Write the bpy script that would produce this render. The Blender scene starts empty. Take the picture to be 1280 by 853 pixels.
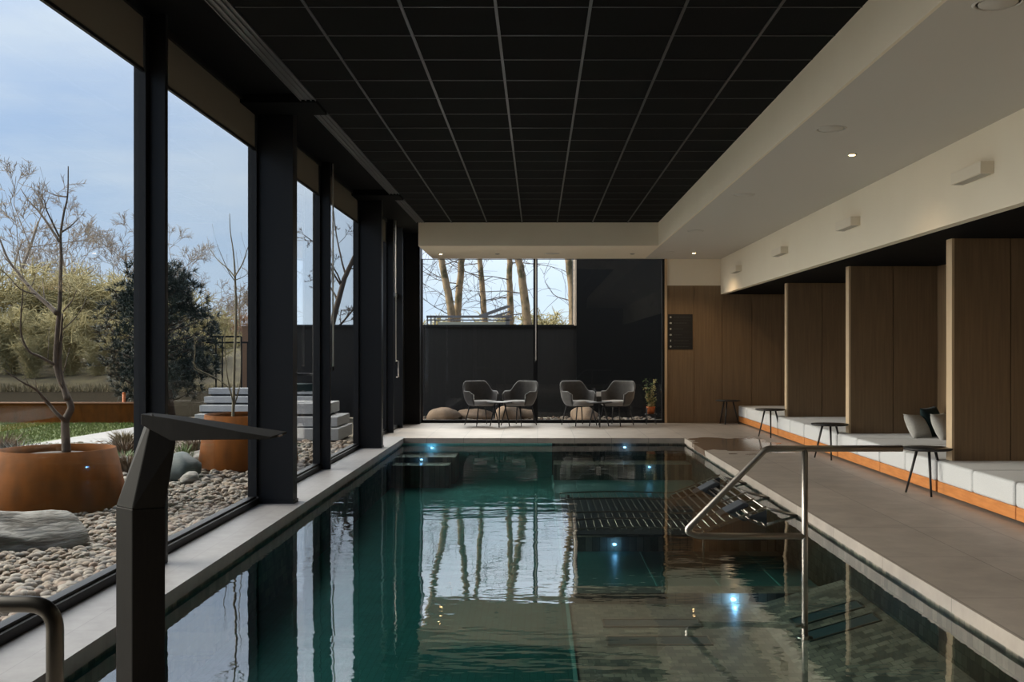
import bpy, bmesh, math, random
from mathutils import Vector, Matrix, noise as mnoise

S = bpy.context.scene
C = S.collection
PI = math.pi

# ------------------------------------------------------------------ camera
F = 1304.0
cam_d = bpy.data.cameras.new('camera')
cam_d.sensor_width = 36.0
cam_d.lens = 36.0 * F / 1280.0
cam_d.shift_x = -0.025
cam_d.shift_y = 0.009
cam_d.clip_start = 0.05
cam_d.clip_end = 500
cam = bpy.data.objects.new('camera', cam_d)
cam.location = (0, 0, 1.45)
cam.rotation_euler = (PI / 2, 0, 0)
C.objects.link(cam)
S.camera = cam

S.view_settings.view_transform = 'Standard'
S.view_settings.look = 'None'
S.view_settings.gamma = 1
S.view_settings.use_curve_mapping = False
S.view_settings.exposure = 0.3
S.cycles.use_denoising = True
S.cycles.max_bounces = 10
S.cycles.diffuse_bounces = 6
S.cycles.glossy_bounces = 6
S.cycles.transparent_max_bounces = 40
S.cycles.caustics_reflective = True
S.cycles.sample_clamp_indirect = 8.0

# ------------------------------------------------------------------ sky
world = bpy.data.worlds.new('sky')
S.world = world
world.use_nodes = True
wt = world.node_tree
wt.nodes.clear()
def wn(t, **k):
    n = wt.nodes.new(t)
    for a, b in k.items(): setattr(n, a, b)
    return n
w_out = wn('ShaderNodeOutputWorld')
w_bg = wn('ShaderNodeBackground')
w_tc = wn('ShaderNodeTexCoord')
w_sep = wn('ShaderNodeSeparateXYZ')
wt.links.new(w_tc.outputs['Generated'], w_sep.inputs[0])
w_ramp = wn('ShaderNodeValToRGB')
w_ramp.color_ramp.elements[0].position = 0.0
w_ramp.color_ramp.elements[0].color = (0.50, 0.62, 0.76, 1)
w_ramp.color_ramp.elements[1].position = 0.55
w_ramp.color_ramp.elements[1].color = (0.36, 0.48, 0.73, 1)
e = w_ramp.color_ramp.elements.new(0.16); e.color = (0.36, 0.50, 0.73, 1)
e = w_ramp.color_ramp.elements.new(0.32); e.color = (0.45, 0.57, 0.80, 1)
wt.links.new(w_sep.outputs['Z'], w_ramp.inputs[0])
# thin cloud
w_map = wn('ShaderNodeMapping'); w_map.inputs['Scale'].default_value = (1.6, 1.6, 6.5)
w_noi = wn('ShaderNodeTexNoise'); w_noi.inputs['Scale'].default_value = 2.2; w_noi.inputs['Detail'].default_value = 6
w_noi.inputs['Roughness'].default_value = 0.55
wt.links.new(w_tc.outputs['Generated'], w_map.inputs[0]); wt.links.new(w_map.outputs[0], w_noi.inputs[0])
w_cr = wn('ShaderNodeMapRange')
w_cr.inputs['From Min'].default_value = 0.38; w_cr.inputs['From Max'].default_value = 0.72
w_cr.inputs['To Min'].default_value = 0.0; w_cr.inputs['To Max'].default_value = 0.8
wt.links.new(w_noi.outputs[0], w_cr.inputs[0])
w_mix = wn('ShaderNodeMixRGB'); w_mix.inputs[2].default_value = (0.62, 0.70, 0.80, 1)
wt.links.new(w_cr.outputs[0], w_mix.inputs[0]); wt.links.new(w_ramp.outputs[0], w_mix.inputs[1])
# sky lobes added to light the room: hidden sun left, unseen over far end
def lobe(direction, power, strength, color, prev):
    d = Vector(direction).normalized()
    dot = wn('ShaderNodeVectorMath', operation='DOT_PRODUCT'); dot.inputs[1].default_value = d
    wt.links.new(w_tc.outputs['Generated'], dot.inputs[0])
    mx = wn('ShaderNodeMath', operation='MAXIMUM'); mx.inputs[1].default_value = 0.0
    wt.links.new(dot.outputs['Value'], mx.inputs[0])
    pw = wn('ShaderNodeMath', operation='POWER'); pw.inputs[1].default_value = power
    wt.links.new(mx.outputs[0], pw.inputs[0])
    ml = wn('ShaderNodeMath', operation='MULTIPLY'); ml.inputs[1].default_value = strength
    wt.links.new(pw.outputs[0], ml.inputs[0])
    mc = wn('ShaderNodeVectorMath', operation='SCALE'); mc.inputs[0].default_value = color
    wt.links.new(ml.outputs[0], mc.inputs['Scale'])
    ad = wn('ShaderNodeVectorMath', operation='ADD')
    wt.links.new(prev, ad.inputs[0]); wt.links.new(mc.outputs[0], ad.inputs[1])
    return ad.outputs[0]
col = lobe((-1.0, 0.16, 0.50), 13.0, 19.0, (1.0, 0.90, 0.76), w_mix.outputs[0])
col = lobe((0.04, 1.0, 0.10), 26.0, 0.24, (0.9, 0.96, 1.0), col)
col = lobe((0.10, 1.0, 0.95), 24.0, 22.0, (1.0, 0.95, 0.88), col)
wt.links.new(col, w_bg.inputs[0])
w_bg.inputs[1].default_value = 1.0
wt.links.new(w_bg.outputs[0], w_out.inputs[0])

# ------------------------------------------------------------------ helpers
def P(x, y, Y):
    """a point of the photograph (1280 x 853) at depth Y"""
    return Vector(((x - 672.0) * Y / F, Y, 1.45 - (y - 438.0) * Y / F))

class MB:
    def __init__(s): s.v = []; s.f = []; s.smooth = []
    def add(s, verts, faces, smooth=False):
        o = len(s.v)
        s.v.extend([tuple(p) for p in verts])
        for f in faces:
            s.f.append(tuple(i + o for i in f)); s.smooth.append(smooth)
        return s
    def box(s, x0, x1, y0, y1, z0, z1):
        v = [(x0,y0,z0),(x1,y0,z0),(x1,y1,z0),(x0,y1,z0),(x0,y0,z1),(x1,y0,z1),(x1,y1,z1),(x0,y1,z1)]
        return s.add(v, [(0,3,2,1),(4,5,6,7),(0,1,5,4),(1,2,6,5),(2,3,7,6),(3,0,4,7)])
    def tube(s, pts, r, n=8, smooth=True, caps=True):
        pts = [Vector(p) for p in pts]
        m = len(pts)
        rr = r if isinstance(r, (list, tuple)) else [r] * m
        vs, fs = [], []
        up = None
        for i, p in enumerate(pts):
            t = (pts[min(i+1, m-1)] - pts[max(i-1, 0)])
            if t.length < 1e-9: t = Vector((0,0,1))
            t.normalize()
            if up is None:
                up = Vector((0,0,1)) if abs(t.z) < 0.9 else Vector((1,0,0))
            a = up - t * up.dot(t)
            if a.length < 1e-6: a = t.orthogonal()
            a.normalize(); up = a
            b = t.cross(a)
            # widen at bends so the tube keeps its bore
            for k in range(n):
                an = 2*PI*k/n
                vs.append(p + (a*math.cos(an) + b*math.sin(an)) * rr[i])
        for i in range(m-1):
            for k in range(n):
                fs.append((i*n+k, i*n+(k+1) % n, (i+1)*n+(k+1) % n, (i+1)*n+k))
        s.add(vs, fs, smooth)
        if caps and n > 3:
            o = len(s.v) - len(vs)
            s.f.append(tuple(o+k for k in reversed(range(n)))); s.smooth.append(False)
            s.f.append(tuple(o+(m-1)*n+k for k in range(n))); s.smooth.append(False)
        return s
    def lathe(s, prof, n=32, cx=0, cy=0, smooth=True, close=False):
        vs, fs = [], []
        m = len(prof)
        for (r, z) in prof:
            for k in range(n):
                a = 2*PI*k/n
                vs.append((cx + r*math.cos(a), cy + r*math.sin(a), z))
        for i in range(m-1):
            for k in range(n):
                fs.append((i*n+k, i*n+(k+1) % n, (i+1)*n+(k+1) % n, (i+1)*n+k))
        fs.append(tuple(reversed(range(n)))); fs.append(tuple((m-1)*n+k for k in range(n)))
        return s.add(vs, fs, smooth)
    def prism(s, poly, d0, d1, axis='y'):
        """poly: list of 2-D points; extruded along axis"""
        def mk(a, b, d):
            return {'y': (a, d, b), 'x': (d, a, b), 'z': (a, b, d)}[axis]
        n = len(poly)
        v = [mk(a, b, d0) for a, b in poly] + [mk(a, b, d1) for a, b in poly]
        f = [tuple(range(n)), tuple(reversed(range(n, 2*n)))]
        f += [(i, n+i, n+(i+1) % n, (i+1) % n) for i in range(n)]
        return s.add(v, f)
    def build(s, name, m, parent=None, loc=(0,0,0), bevel=0.0, seg=2, recalc=False):
        me = bpy.data.meshes.new(name)
        me.from_pydata(s.v, [], s.f)
        me.polygons.foreach_set('use_smooth', s.smooth)
        me.update()
        if recalc or bevel:
            bm = bmesh.new(); bm.from_mesh(me)
            bmesh.ops.recalc_face_normals(bm, faces=bm.faces[:])
            if bevel:
                ed = [e for e in bm.edges if len(e.link_faces) == 2 and e.calc_face_angle(0) > 0.6]
                bmesh.ops.bevel(bm, geom=ed, offset=bevel, segments=seg, affect='EDGES', profile=0.5)
            bm.to_mesh(me); bm.free()
        if m is not None: me.materials.append(m)
        o = bpy.data.objects.new(name, me)
        o.location = loc
        C.objects.link(o)
        if parent is not None: o.parent = parent
        return o

def tag(o, label=None, cat=None, group=None, kind=None):
    if label: o['label'] = label
    if cat: o['category'] = cat
    if group: o['group'] = group
    if kind: o['kind'] = kind
    return o
def thing(name, label, cat, loc=(0,0,0), rz=0.0, group=None):
    o = bpy.data.objects.new(name, None)
    o.empty_display_size = 0.1
    o.location = loc; o.rotation_euler = (0, 0, rz)
    C.objects.link(o)
    return tag(o, label, cat, group)
def struct(o): o['kind'] = 'structure'; return o
def kids(o): return [c for c in bpy.data.objects if c.parent == o]
def copy_tree(o, parent=None):
    c = o.copy(); C.objects.link(c)
    if parent is not None: c.parent = parent
    for k in kids(o): copy_tree(k, c)
    return c
def clone(o, loc, rz=0.0, label=None, group=None):
    c = copy_tree(o); c.location = loc; c.rotation_euler = (0, 0, rz)
    if label: c['label'] = label
    if group: c['group'] = group
    return c

# ------------------------------------------------------------------ materials
def mat(name, col, rough=0.5, metal=0.0, col2=None, scale=6.0, stretch=(1,1,1), detail=5, bump=0.0, bscale=None,
        lo=0.35, hi=0.65, spec=0.5, emit=None, rough2=None, bstretch=None, sheen=0.0):
    m = bpy.data.materials.new(name); m.use_nodes = True
    nt = m.node_tree; b = nt.nodes['Principled BSDF']
    b.inputs['Base Color'].default_value = (*col, 1)
    b.inputs['Roughness'].default_value = rough
    b.inputs['Metallic'].default_value = metal
    b.inputs['Specular IOR Level'].default_value = spec
    if sheen: b.inputs['Sheen Weight'].default_value = sheen
    if emit:
        b.inputs['Emission Color'].default_value = (*emit[0], 1); b.inputs['Emission Strength'].default_value = emit[1]
    if col2 or bump or rough2 is not None:
        tc = nt.nodes.new('ShaderNodeTexCoord')
        mp = nt.nodes.new('ShaderNodeMapping'); mp.inputs['Scale'].default_value = stretch
        nt.links.new(tc.outputs['Object'], mp.inputs[0])
        no = nt.nodes.new('ShaderNodeTexNoise'); no.inputs['Scale'].default_value = scale; no.inputs['Detail'].default_value = detail
        nt.links.new(mp.outputs[0], no.inputs[0])
        mr = nt.nodes.new('ShaderNodeMapRange'); mr.inputs['From Min'].default_value = lo; mr.inputs['From Max'].default_value = hi
        nt.links.new(no.outputs[0], mr.inputs[0])
        if col2:
            mx = nt.nodes.new('ShaderNodeMixRGB'); mx.inputs[1].default_value = (*col, 1); mx.inputs[2].default_value = (*col2, 1)
            nt.links.new(mr.outputs[0], mx.inputs[0]); nt.links.new(mx.outputs[0], b.inputs['Base Color'])
        if rough2 is not None:
            m2 = nt.nodes.new('ShaderNodeMapRange'); m2.inputs['To Min'].default_value = rough; m2.inputs['To Max'].default_value = rough2
            nt.links.new(mr.outputs[0], m2.inputs[0]); nt.links.new(m2.outputs[0], b.inputs['Roughness'])
        if bump:
            n2 = no
            if bscale:
                n2 = nt.nodes.new('ShaderNodeTexNoise'); n2.inputs['Scale'].default_value = bscale; n2.inputs['Detail'].default_value = 4
                mp2 = nt.nodes.new('ShaderNodeMapping'); mp2.inputs['Scale'].default_value = bstretch or stretch
                nt.links.new(tc.outputs['Object'], mp2.inputs[0]); nt.links.new(mp2.outputs[0], n2.inputs[0])
            bu = nt.nodes.new('ShaderNodeBump'); bu.inputs['Strength'].default_value = bump; bu.inputs['Distance'].default_value = 0.02
            nt.links.new(n2.outputs[0], bu.inputs['Height']); nt.links.new(bu.outputs[0], b.inputs['Normal'])
    return m

def tile_mat(name, c1, c2, joint, bw, bh, mortar, rough=0.45, offset=0.0, wet=False, wall=False, nscale=3.0, spread=0.4):
    """stone in slabs with fine joints; c1/c2 vary slab by slab and with a mottled grain"""
    m = bpy.data.materials.new(name); m.use_nodes = True
    nt = m.node_tree; b = nt.nodes['Principled BSDF']; L = nt.links.new
    tc = nt.nodes.new('ShaderNodeTexCoord')
    src = tc.outputs['Object']
    if wall:
        sp = nt.nodes.new('ShaderNodeSeparateXYZ'); cb = nt.nodes.new('ShaderNodeCombineXYZ'); ad = nt.nodes.new('ShaderNodeMath')
        L(src, sp.inputs[0]); L(sp.outputs[0], ad.inputs[0]); L(sp.outputs[1], ad.inputs[1]); L(ad.outputs[0], cb.inputs[0]); L(sp.outputs[2], cb.inputs[1])
        src = cb.outputs[0]
    br = nt.nodes.new('ShaderNodeTexBrick'); br.offset = offset
    br.inputs['Color1'].default_value = (*c1, 1); br.inputs['Color2'].default_value = (*c2, 1); br.inputs['Mortar'].default_value = (*joint, 1)
    br.inputs['Scale'].default_value = 1.0; br.inputs['Brick Width'].default_value = bw; br.inputs['Row Height'].default_value = bh
    br.inputs['Mortar Size'].default_value = mortar; br.inputs['Mortar Smooth'].default_value = 0.1
    L(src, br.inputs[0])
    no = nt.nodes.new('ShaderNodeTexNoise'); no.inputs['Scale'].default_value = nscale; no.inputs['Detail'].default_value = 8; no.inputs['Roughness'].default_value = 0.65
    L(tc.outputs['Object'], no.inputs[0])
    mr = nt.nodes.new('ShaderNodeMapRange'); mr.inputs['From Min'].default_value = 0.3; mr.inputs['From Max'].default_value = 0.7
    mr.inputs['To Min'].default_value = 1 - spread; mr.inputs['To Max'].default_value = 1 + spread
    L(no.outputs[0], mr.inputs[0])
    mu = nt.nodes.new('ShaderNodeVectorMath'); mu.operation = 'SCALE'
    L(br.outputs[0], mu.inputs[0]); L(mr.outputs[0], mu.inputs['Scale'])
    colo = mu.outputs[0]
    b.inputs['Roughness'].default_value = rough
    if wet:
        # puddled patch by the far right pool corner
        vm = nt.nodes.new('ShaderNodeVectorMath'); vm.operation = 'SUBTRACT'; vm.inputs[1].default_value = (3.0, 16.0, 0)
        L(tc.outputs['Object'], vm.inputs[0])
        vs = nt.nodes.new('ShaderNodeVectorMath'); vs.operation = 'MULTIPLY'; vs.inputs[1].default_value = (1.0, 0.52, 0)
        L(vm.outputs[0], vs.inputs[0])
        ln = nt.nodes.new('ShaderNodeVectorMath'); ln.operation = 'LENGTH'; L(vs.outputs[0], ln.inputs[0])
        n2 = nt.nodes.new('ShaderNodeTexNoise'); n2.inputs['Scale'].default_value = 1.5; n2.inputs['Detail'].default_value = 3; L(tc.outputs['Object'], n2.inputs[0])
        su = nt.nodes.new('ShaderNodeMath'); su.operation = 'MULTIPLY_ADD'; su.inputs[1].default_value = 1.6; L(n2.outputs[0], su.inputs[0]); L(ln.outputs['Value'], su.inputs[2])
        mw = nt.nodes.new('ShaderNodeMapRange'); mw.inputs['From Min'].default_value = 1.45; mw.inputs['From Max'].default_value = 1.55
        mw.inputs['To Min'].default_value = 1; mw.inputs['To Max'].default_value = 0; L(su.outputs[0], mw.inputs[0])
        mxr = nt.nodes.new('ShaderNodeMapRange'); mxr.inputs['To Min'].default_value = rough; mxr.inputs['To Max'].default_value = 0.12
        L(mw.outputs[0], mxr.inputs[0]); L(mxr.outputs[0], b.inputs['Roughness'])
        mc = nt.nodes.new('ShaderNodeMixRGB'); mc.blend_type = 'MULTIPLY'; mc.inputs[2].default_value = (0.55, 0.46, 0.40, 1)
        L(mw.outputs[0], mc.inputs[0]); L(colo, mc.inputs[1]); colo = mc.outputs[0]
    L(colo, b.inputs['Base Color'])
    return m

def schlick(nt, f0, power, gain):
    g = nt.nodes.new('ShaderNodeNewGeometry')
    d = nt.nodes.new('ShaderNodeVectorMath'); d.operation = 'DOT_PRODUCT'
    nt.links.new(g.outputs['Normal'], d.inputs[0]); nt.links.new(g.outputs['Incoming'], d.inputs[1])
    a = nt.nodes.new('ShaderNodeMath'); a.operation = 'ABSOLUTE'; nt.links.new(d.outputs['Value'], a.inputs[0])
    s1 = nt.nodes.new('ShaderNodeMath'); s1.operation = 'SUBTRACT'; s1.use_clamp = True; s1.inputs[0].default_value = 1.0; nt.links.new(a.outputs[0], s1.inputs[1])
    p = nt.nodes.new('ShaderNodeMath'); p.operation = 'POWER'; p.inputs[1].default_value = power; nt.links.new(s1.outputs[0], p.inputs[0])
    m = nt.nodes.new('ShaderNodeMath'); m.operation = 'MULTIPLY_ADD'; m.use_clamp = True; m.inputs[1].default_value = gain; m.inputs[2].default_value = f0
    nt.links.new(p.outputs[0], m.inputs[0])
    return m.outputs[0]
def glass_mat(name, tint, f0=0.03, power=5.0, gain=0.6, rough=0.0):
    m = bpy.data.materials.new(name); m.use_nodes = True; nt = m.node_tree; nt.nodes.clear()
    o = nt.nodes.new('ShaderNodeOutputMaterial'); mx = nt.nodes.new('ShaderNodeMixShader')
    t = nt.nodes.new('ShaderNodeBsdfTransparent'); t.inputs[0].default_value = (*tint, 1)
    g = nt.nodes.new('ShaderNodeBsdfGlossy'); g.inputs['Roughness'].default_value = rough
    nt.links.new(schlick(nt, f0, power, gain), mx.inputs[0])
    nt.links.new(t.outputs[0], mx.inputs[1]); nt.links.new(g.outputs[0], mx.inputs[2]); nt.links.new(mx.outputs[0], o.inputs[0])
    return m

M = {}
M['black_metal'] = mat('black_metal', (0.008, 0.009, 0.011), 0.45, spec=0.3)
M['black_ceiling'] = mat('black_ceiling', (0.0032, 0.0036, 0.004), 0.85, spec=0.12)
M['grid_metal'] = mat('grid_metal', (0.030, 0.031, 0.033), 0.4)
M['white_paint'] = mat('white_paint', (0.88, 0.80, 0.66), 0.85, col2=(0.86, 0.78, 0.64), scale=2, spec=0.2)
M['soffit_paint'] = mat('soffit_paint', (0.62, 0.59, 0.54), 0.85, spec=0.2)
M['deck_stone'] = tile_mat('deck_stone', (0.32, 0.28, 0.245), (0.285, 0.25, 0.22), (0.17, 0.15, 0.135), 0.61, 1.22, 0.005, 0.42, wet=True, spread=0.18)
M['coping_stone'] = tile_mat('coping_stone', (0.275, 0.268, 0.275), (0.265, 0.258, 0.265), (0.22, 0.215, 0.22), 2.4, 1.8, 0.003, 0.5, spread=0.12, nscale=8)
M['oak'] = mat('oak', (0.235, 0.155, 0.085), 0.55, col2=(0.185, 0.12, 0.066), scale=3.0, stretch=(14, 14, 0.5), detail=6)
M['oak_edge'] = mat('oak_edge', (0.62, 0.47, 0.30), 0.55, col2=(0.55, 0.41, 0.26), scale=3.0, stretch=(14, 14, 0.5))
M['orange_wood'] = mat('orange_wood', (0.60, 0.235, 0.065), 0.45, col2=(0.48, 0.17, 0.04), scale=4, stretch=(8, 1.2, 10))
M['fabric'] = mat('fabric', (0.60, 0.61, 0.62), 0.95, col2=(0.54, 0.55, 0.56), scale=90, bump=0.25, spec=0.1, sheen=0.2)
M['teal_fabric'] = mat('teal_fabric', (0.018, 0.034, 0.036), 0.95, spec=0.1, sheen=0.1)
M['pale_fabric'] = mat('pale_fabric', (0.48, 0.47, 0.44), 0.95, col2=(0.42, 0.41, 0.385), scale=60, bump=0.2, spec=0.1)
M['table_black'] = mat('table_black', (0.016, 0.016, 0.017), 0.45)
M['velvet'] = mat('velvet', (0.075, 0.072, 0.07), 0.85, col2=(0.06, 0.058, 0.056), scale=18, spec=0.2, sheen=0.6)
M['seat_velvet'] = mat('seat_velvet', (0.27, 0.26, 0.25), 0.85, spec=0.2, sheen=0.5)
M['steel'] = mat('steel', (0.33, 0.305, 0.275), 0.38, 1.0)
M['bronze'] = mat('bronze', (0.012, 0.0105, 0.0085), 0.6, 0.0, spec=0.18, col2=(0.009, 0.008, 0.0065), scale=20, stretch=(8, 8, 0.6))
M['corten'] = mat('corten', (0.15, 0.046, 0.0045), 0.85, col2=(0.075, 0.025, 0.004), spec=0.12, scale=3.5, stretch=(2, 2, 1), detail=8, lo=0.3, hi=0.72, bump=0.1)
M['soil'] = mat('soil', (0.035, 0.026, 0.018), 0.95, bump=0.5, bscale=30)
M['bark'] = mat('bark', (0.085, 0.062, 0.045), 0.9, col2=(0.05, 0.037, 0.028), scale=25, stretch=(3, 3, 0.6))
M['young_bark'] = mat('young_bark', (0.16, 0.14, 0.09), 0.8)
M['birch_bark'] = mat('birch_bark', (0.30, 0.215, 0.125), 0.85, col2=(0.085, 0.075, 0.035), scale=5, stretch=(1, 1, 0.8), lo=0.45, hi=0.62)
M['twig_grey'] = mat('twig_grey', (0.25, 0.205, 0.16), 0.9)
M['twig_olive'] = mat('twig_olive', (0.36, 0.31, 0.15), 0.9)
M['twig_red'] = mat('twig_red', (0.27, 0.165, 0.105), 0.9)
M['needles'] = mat('needles', (0.018, 0.033, 0.027), 0.6)
M['rock'] = mat('rock', (0.21, 0.20, 0.18), 0.85, col2=(0.055, 0.045, 0.034), scale=3.5, stretch=(1, 1, 5), detail=10, bump=1.0, bscale=14, lo=0.42, hi=0.6)
M['dark_rock'] = mat('dark_rock', (0.055, 0.075, 0.075), 0.7, col2=(0.03, 0.04, 0.04), scale=6, bump=0.5)
M['sand_rock'] = mat('sand_rock', (0.26, 0.18, 0.12), 0.85, col2=(0.18, 0.13, 0.09), scale=5, bump=0.5)
M['concrete'] = mat('concrete', (0.40, 0.40, 0.40), 0.8, col2=(0.35, 0.35, 0.35), scale=6)
M['lawn'] = mat('lawn', (0.10, 0.135, 0.038), 0.9, col2=(0.08, 0.11, 0.03), scale=1.5, bump=0.3, bscale=60)
M['grass'] = mat('grass', (0.11, 0.15, 0.04), 0.9, spec=0.1)
M['dry_grass'] = mat('dry_grass', (0.15, 0.12, 0.06), 0.9)
M['heather'] = mat('heather', (0.14, 0.10, 0.065), 0.9)
M['leaf'] = mat('leaf', (0.10, 0.16, 0.045), 0.6)
M['earth'] = mat('earth', (0.20, 0.165, 0.115), 0.95, col2=(0.13, 0.105, 0.07), scale=2.5, detail=8, bump=0.4, bscale=14)
M['gravel_bed'] = mat('gravel_bed', (0.30, 0.27, 0.23), 0.95, col2=(0.14, 0.12, 0.10), scale=22, detail=6, bump=0.8, bscale=22)
M['bank'] = mat('bank', (0.115, 0.095, 0.045), 0.95, col2=(0.05, 0.04, 0.02), scale=1.6, detail=10, bump=0.5, bscale=2)
M['far_bank'] = mat('far_bank', (0.22, 0.15, 0.10), 0.95, col2=(0.15, 0.10, 0.07), scale=0.7, detail=10)
M['pond'] = mat('pond', (0.022, 0.019, 0.014), 0.8, spec=0.0)
M['dark_board'] = mat('dark_board', (0.012, 0.0115, 0.011), 0.8, col2=(0.009, 0.0085, 0.008), scale=4, stretch=(8, 8, 0.4))
M['dark_render'] = mat('dark_render', (0.006, 0.0066, 0.007), 0.8, spec=0.2)
M['teal_sheet'] = mat('teal_sheet', (0.05, 0.085, 0.09), 0.5)
M['beige_trim'] = mat('beige_trim', (0.62, 0.50, 0.38), 0.8)
M['blind'] = mat('blind_plain', (0.30, 0.27, 0.215), 0.9, col2=(0.27, 0.24, 0.19), scale=1.2, stretch=(1, 14, 0.4), spec=0.1)
def cloth_mat(name, col, through):
    m = bpy.data.materials.new(name); m.use_nodes = True; nt = m.node_tree; nt.nodes.clear()
    o = nt.nodes.new('ShaderNodeOutputMaterial'); mx = nt.nodes.new('ShaderNodeMixShader'); mx.inputs[0].default_value = through
    d = nt.nodes.new('ShaderNodeBsdfDiffuse'); d.inputs[0].default_value = (*col, 1)
    t_ = nt.nodes.new('ShaderNodeBsdfTranslucent'); t_.inputs[0].default_value = (*col, 1)
    nt.links.new(d.outputs[0], mx.inputs[1]); nt.links.new(t_.outputs[0], mx.inputs[2]); nt.links.new(mx.outputs[0], o.inputs[0])
    return m
M['blind'] = cloth_mat('blind', (0.20, 0.18, 0.15), 0.28)
M['white_plastic'] = mat('white_plastic', (0.80, 0.78, 0.74), 0.5)
M['grey_plastic'] = mat('grey_plastic', (0.16, 0.16, 0.165), 0.6)
M['lamp_white'] = mat('lamp_white', (0.82, 0.74, 0.61), 0.6)
M['sign_black'] = mat('sign_black', (0.012, 0.012, 0.013), 0.5)
M['sign_grey'] = mat('sign_grey', (0.045, 0.045, 0.048), 0.6)
M['sign_white'] = mat('sign_white', (0.45, 0.45, 0.43), 0.6)
M['lamp_on'] = mat('lamp_on', (1, 0.8, 0.5), 0.5, emit=((1.0, 0.62, 0.28), 22.0))
M['pool_led'] = mat('pool_led', (0.6, 0.8, 1.0), 0.5, emit=((0.25, 0.55, 1.0), 7.0))
M['lounger_steel'] = mat('lounger_steel', (0.20, 0.185, 0.165), 0.4, 1.0)
M['headrest'] = mat('headrest', (0.030, 0.036, 0.045), 0.5)
M['pool_grate'] = mat('pool_grate', (0.07, 0.12, 0.14), 0.32, 0.5)
M['mosaic'] = tile_mat('mosaic', (0.26, 0.225, 0.18), (0.075, 0.072, 0.063), (0.07, 0.065, 0.055), 0.075, 0.075, 0.003, 0.5, offset=0.5, spread=0.3, nscale=5)
M['mosaic_wall'] = tile_mat('mosaic_wall', (0.26, 0.225, 0.18), (0.075, 0.072, 0.063), (0.07, 0.065, 0.055), 0.075, 0.075, 0.003, 0.5, offset=0.5, wall=True, spread=0.3, nscale=5)
M['teal_tile'] = tile_mat('teal_tile', (0.15, 0.50, 0.46), (0.13, 0.44, 0.41), (0.09, 0.31, 0.29), 0.05, 0.05, 0.002, 0.4, spread=0.15)
M['teal_wall'] = tile_mat('teal_wall', (0.10, 0.23, 0.20), (0.08, 0.19, 0.17), (0.06, 0.13, 0.12), 0.05, 0.05, 0.002, 0.4, wall=True, spread=0.15)
M['terracotta'] = mat('terracotta', (0.62, 0.17, 0.045), 0.6)
M['petal'] = mat('petal', (0.62, 0.55, 0.30), 0.7)
M['glass'] = glass_mat('glass', (0.95, 0.97, 0.97))
M['dark_glass'] = glass_mat('dark_glass', (0.93, 0.95, 0.95), f0=0.018, gain=0.5)
M['lantern_glass'] = glass_mat('lantern_glass', (0.35, 0.55, 0.60), f0=0.05)

def pebble_mat():
    m = bpy.data.materials.new('pebble'); m.use_nodes = True; nt = m.node_tree; b = nt.nodes['Principled BSDF']
    g = nt.nodes.new('ShaderNodeNewGeometry'); r = nt.nodes.new('ShaderNodeValToRGB')
    cs = [(0.0, (0.138, 0.113, 0.083)), (0.2, (0.192, 0.143, 0.095)), (0.4, (0.11, 0.102, 0.092)), (0.6, (0.211, 0.178, 0.135)), (0.8, (0.152, 0.095, 0.06)), (1.0, (0.238, 0.217, 0.182))]
    el = r.color_ramp.elements
    el[0].position, el[0].color = cs[0][0], (*cs[0][1], 1); el[1].position, el[1].color = cs[-1][0], (*cs[-1][1], 1)
    for p, c in cs[1:-1]:
        q = el.new(p); q.color = (*c, 1)
    nt.links.new(g.outputs['Random Per Island'], r.inputs[0]); nt.links.new(r.outputs[0], b.inputs['Base Color'])
    b.inputs['Roughness'].default_value = 0.7
    return m
M['pebble'] = pebble_mat()

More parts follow.
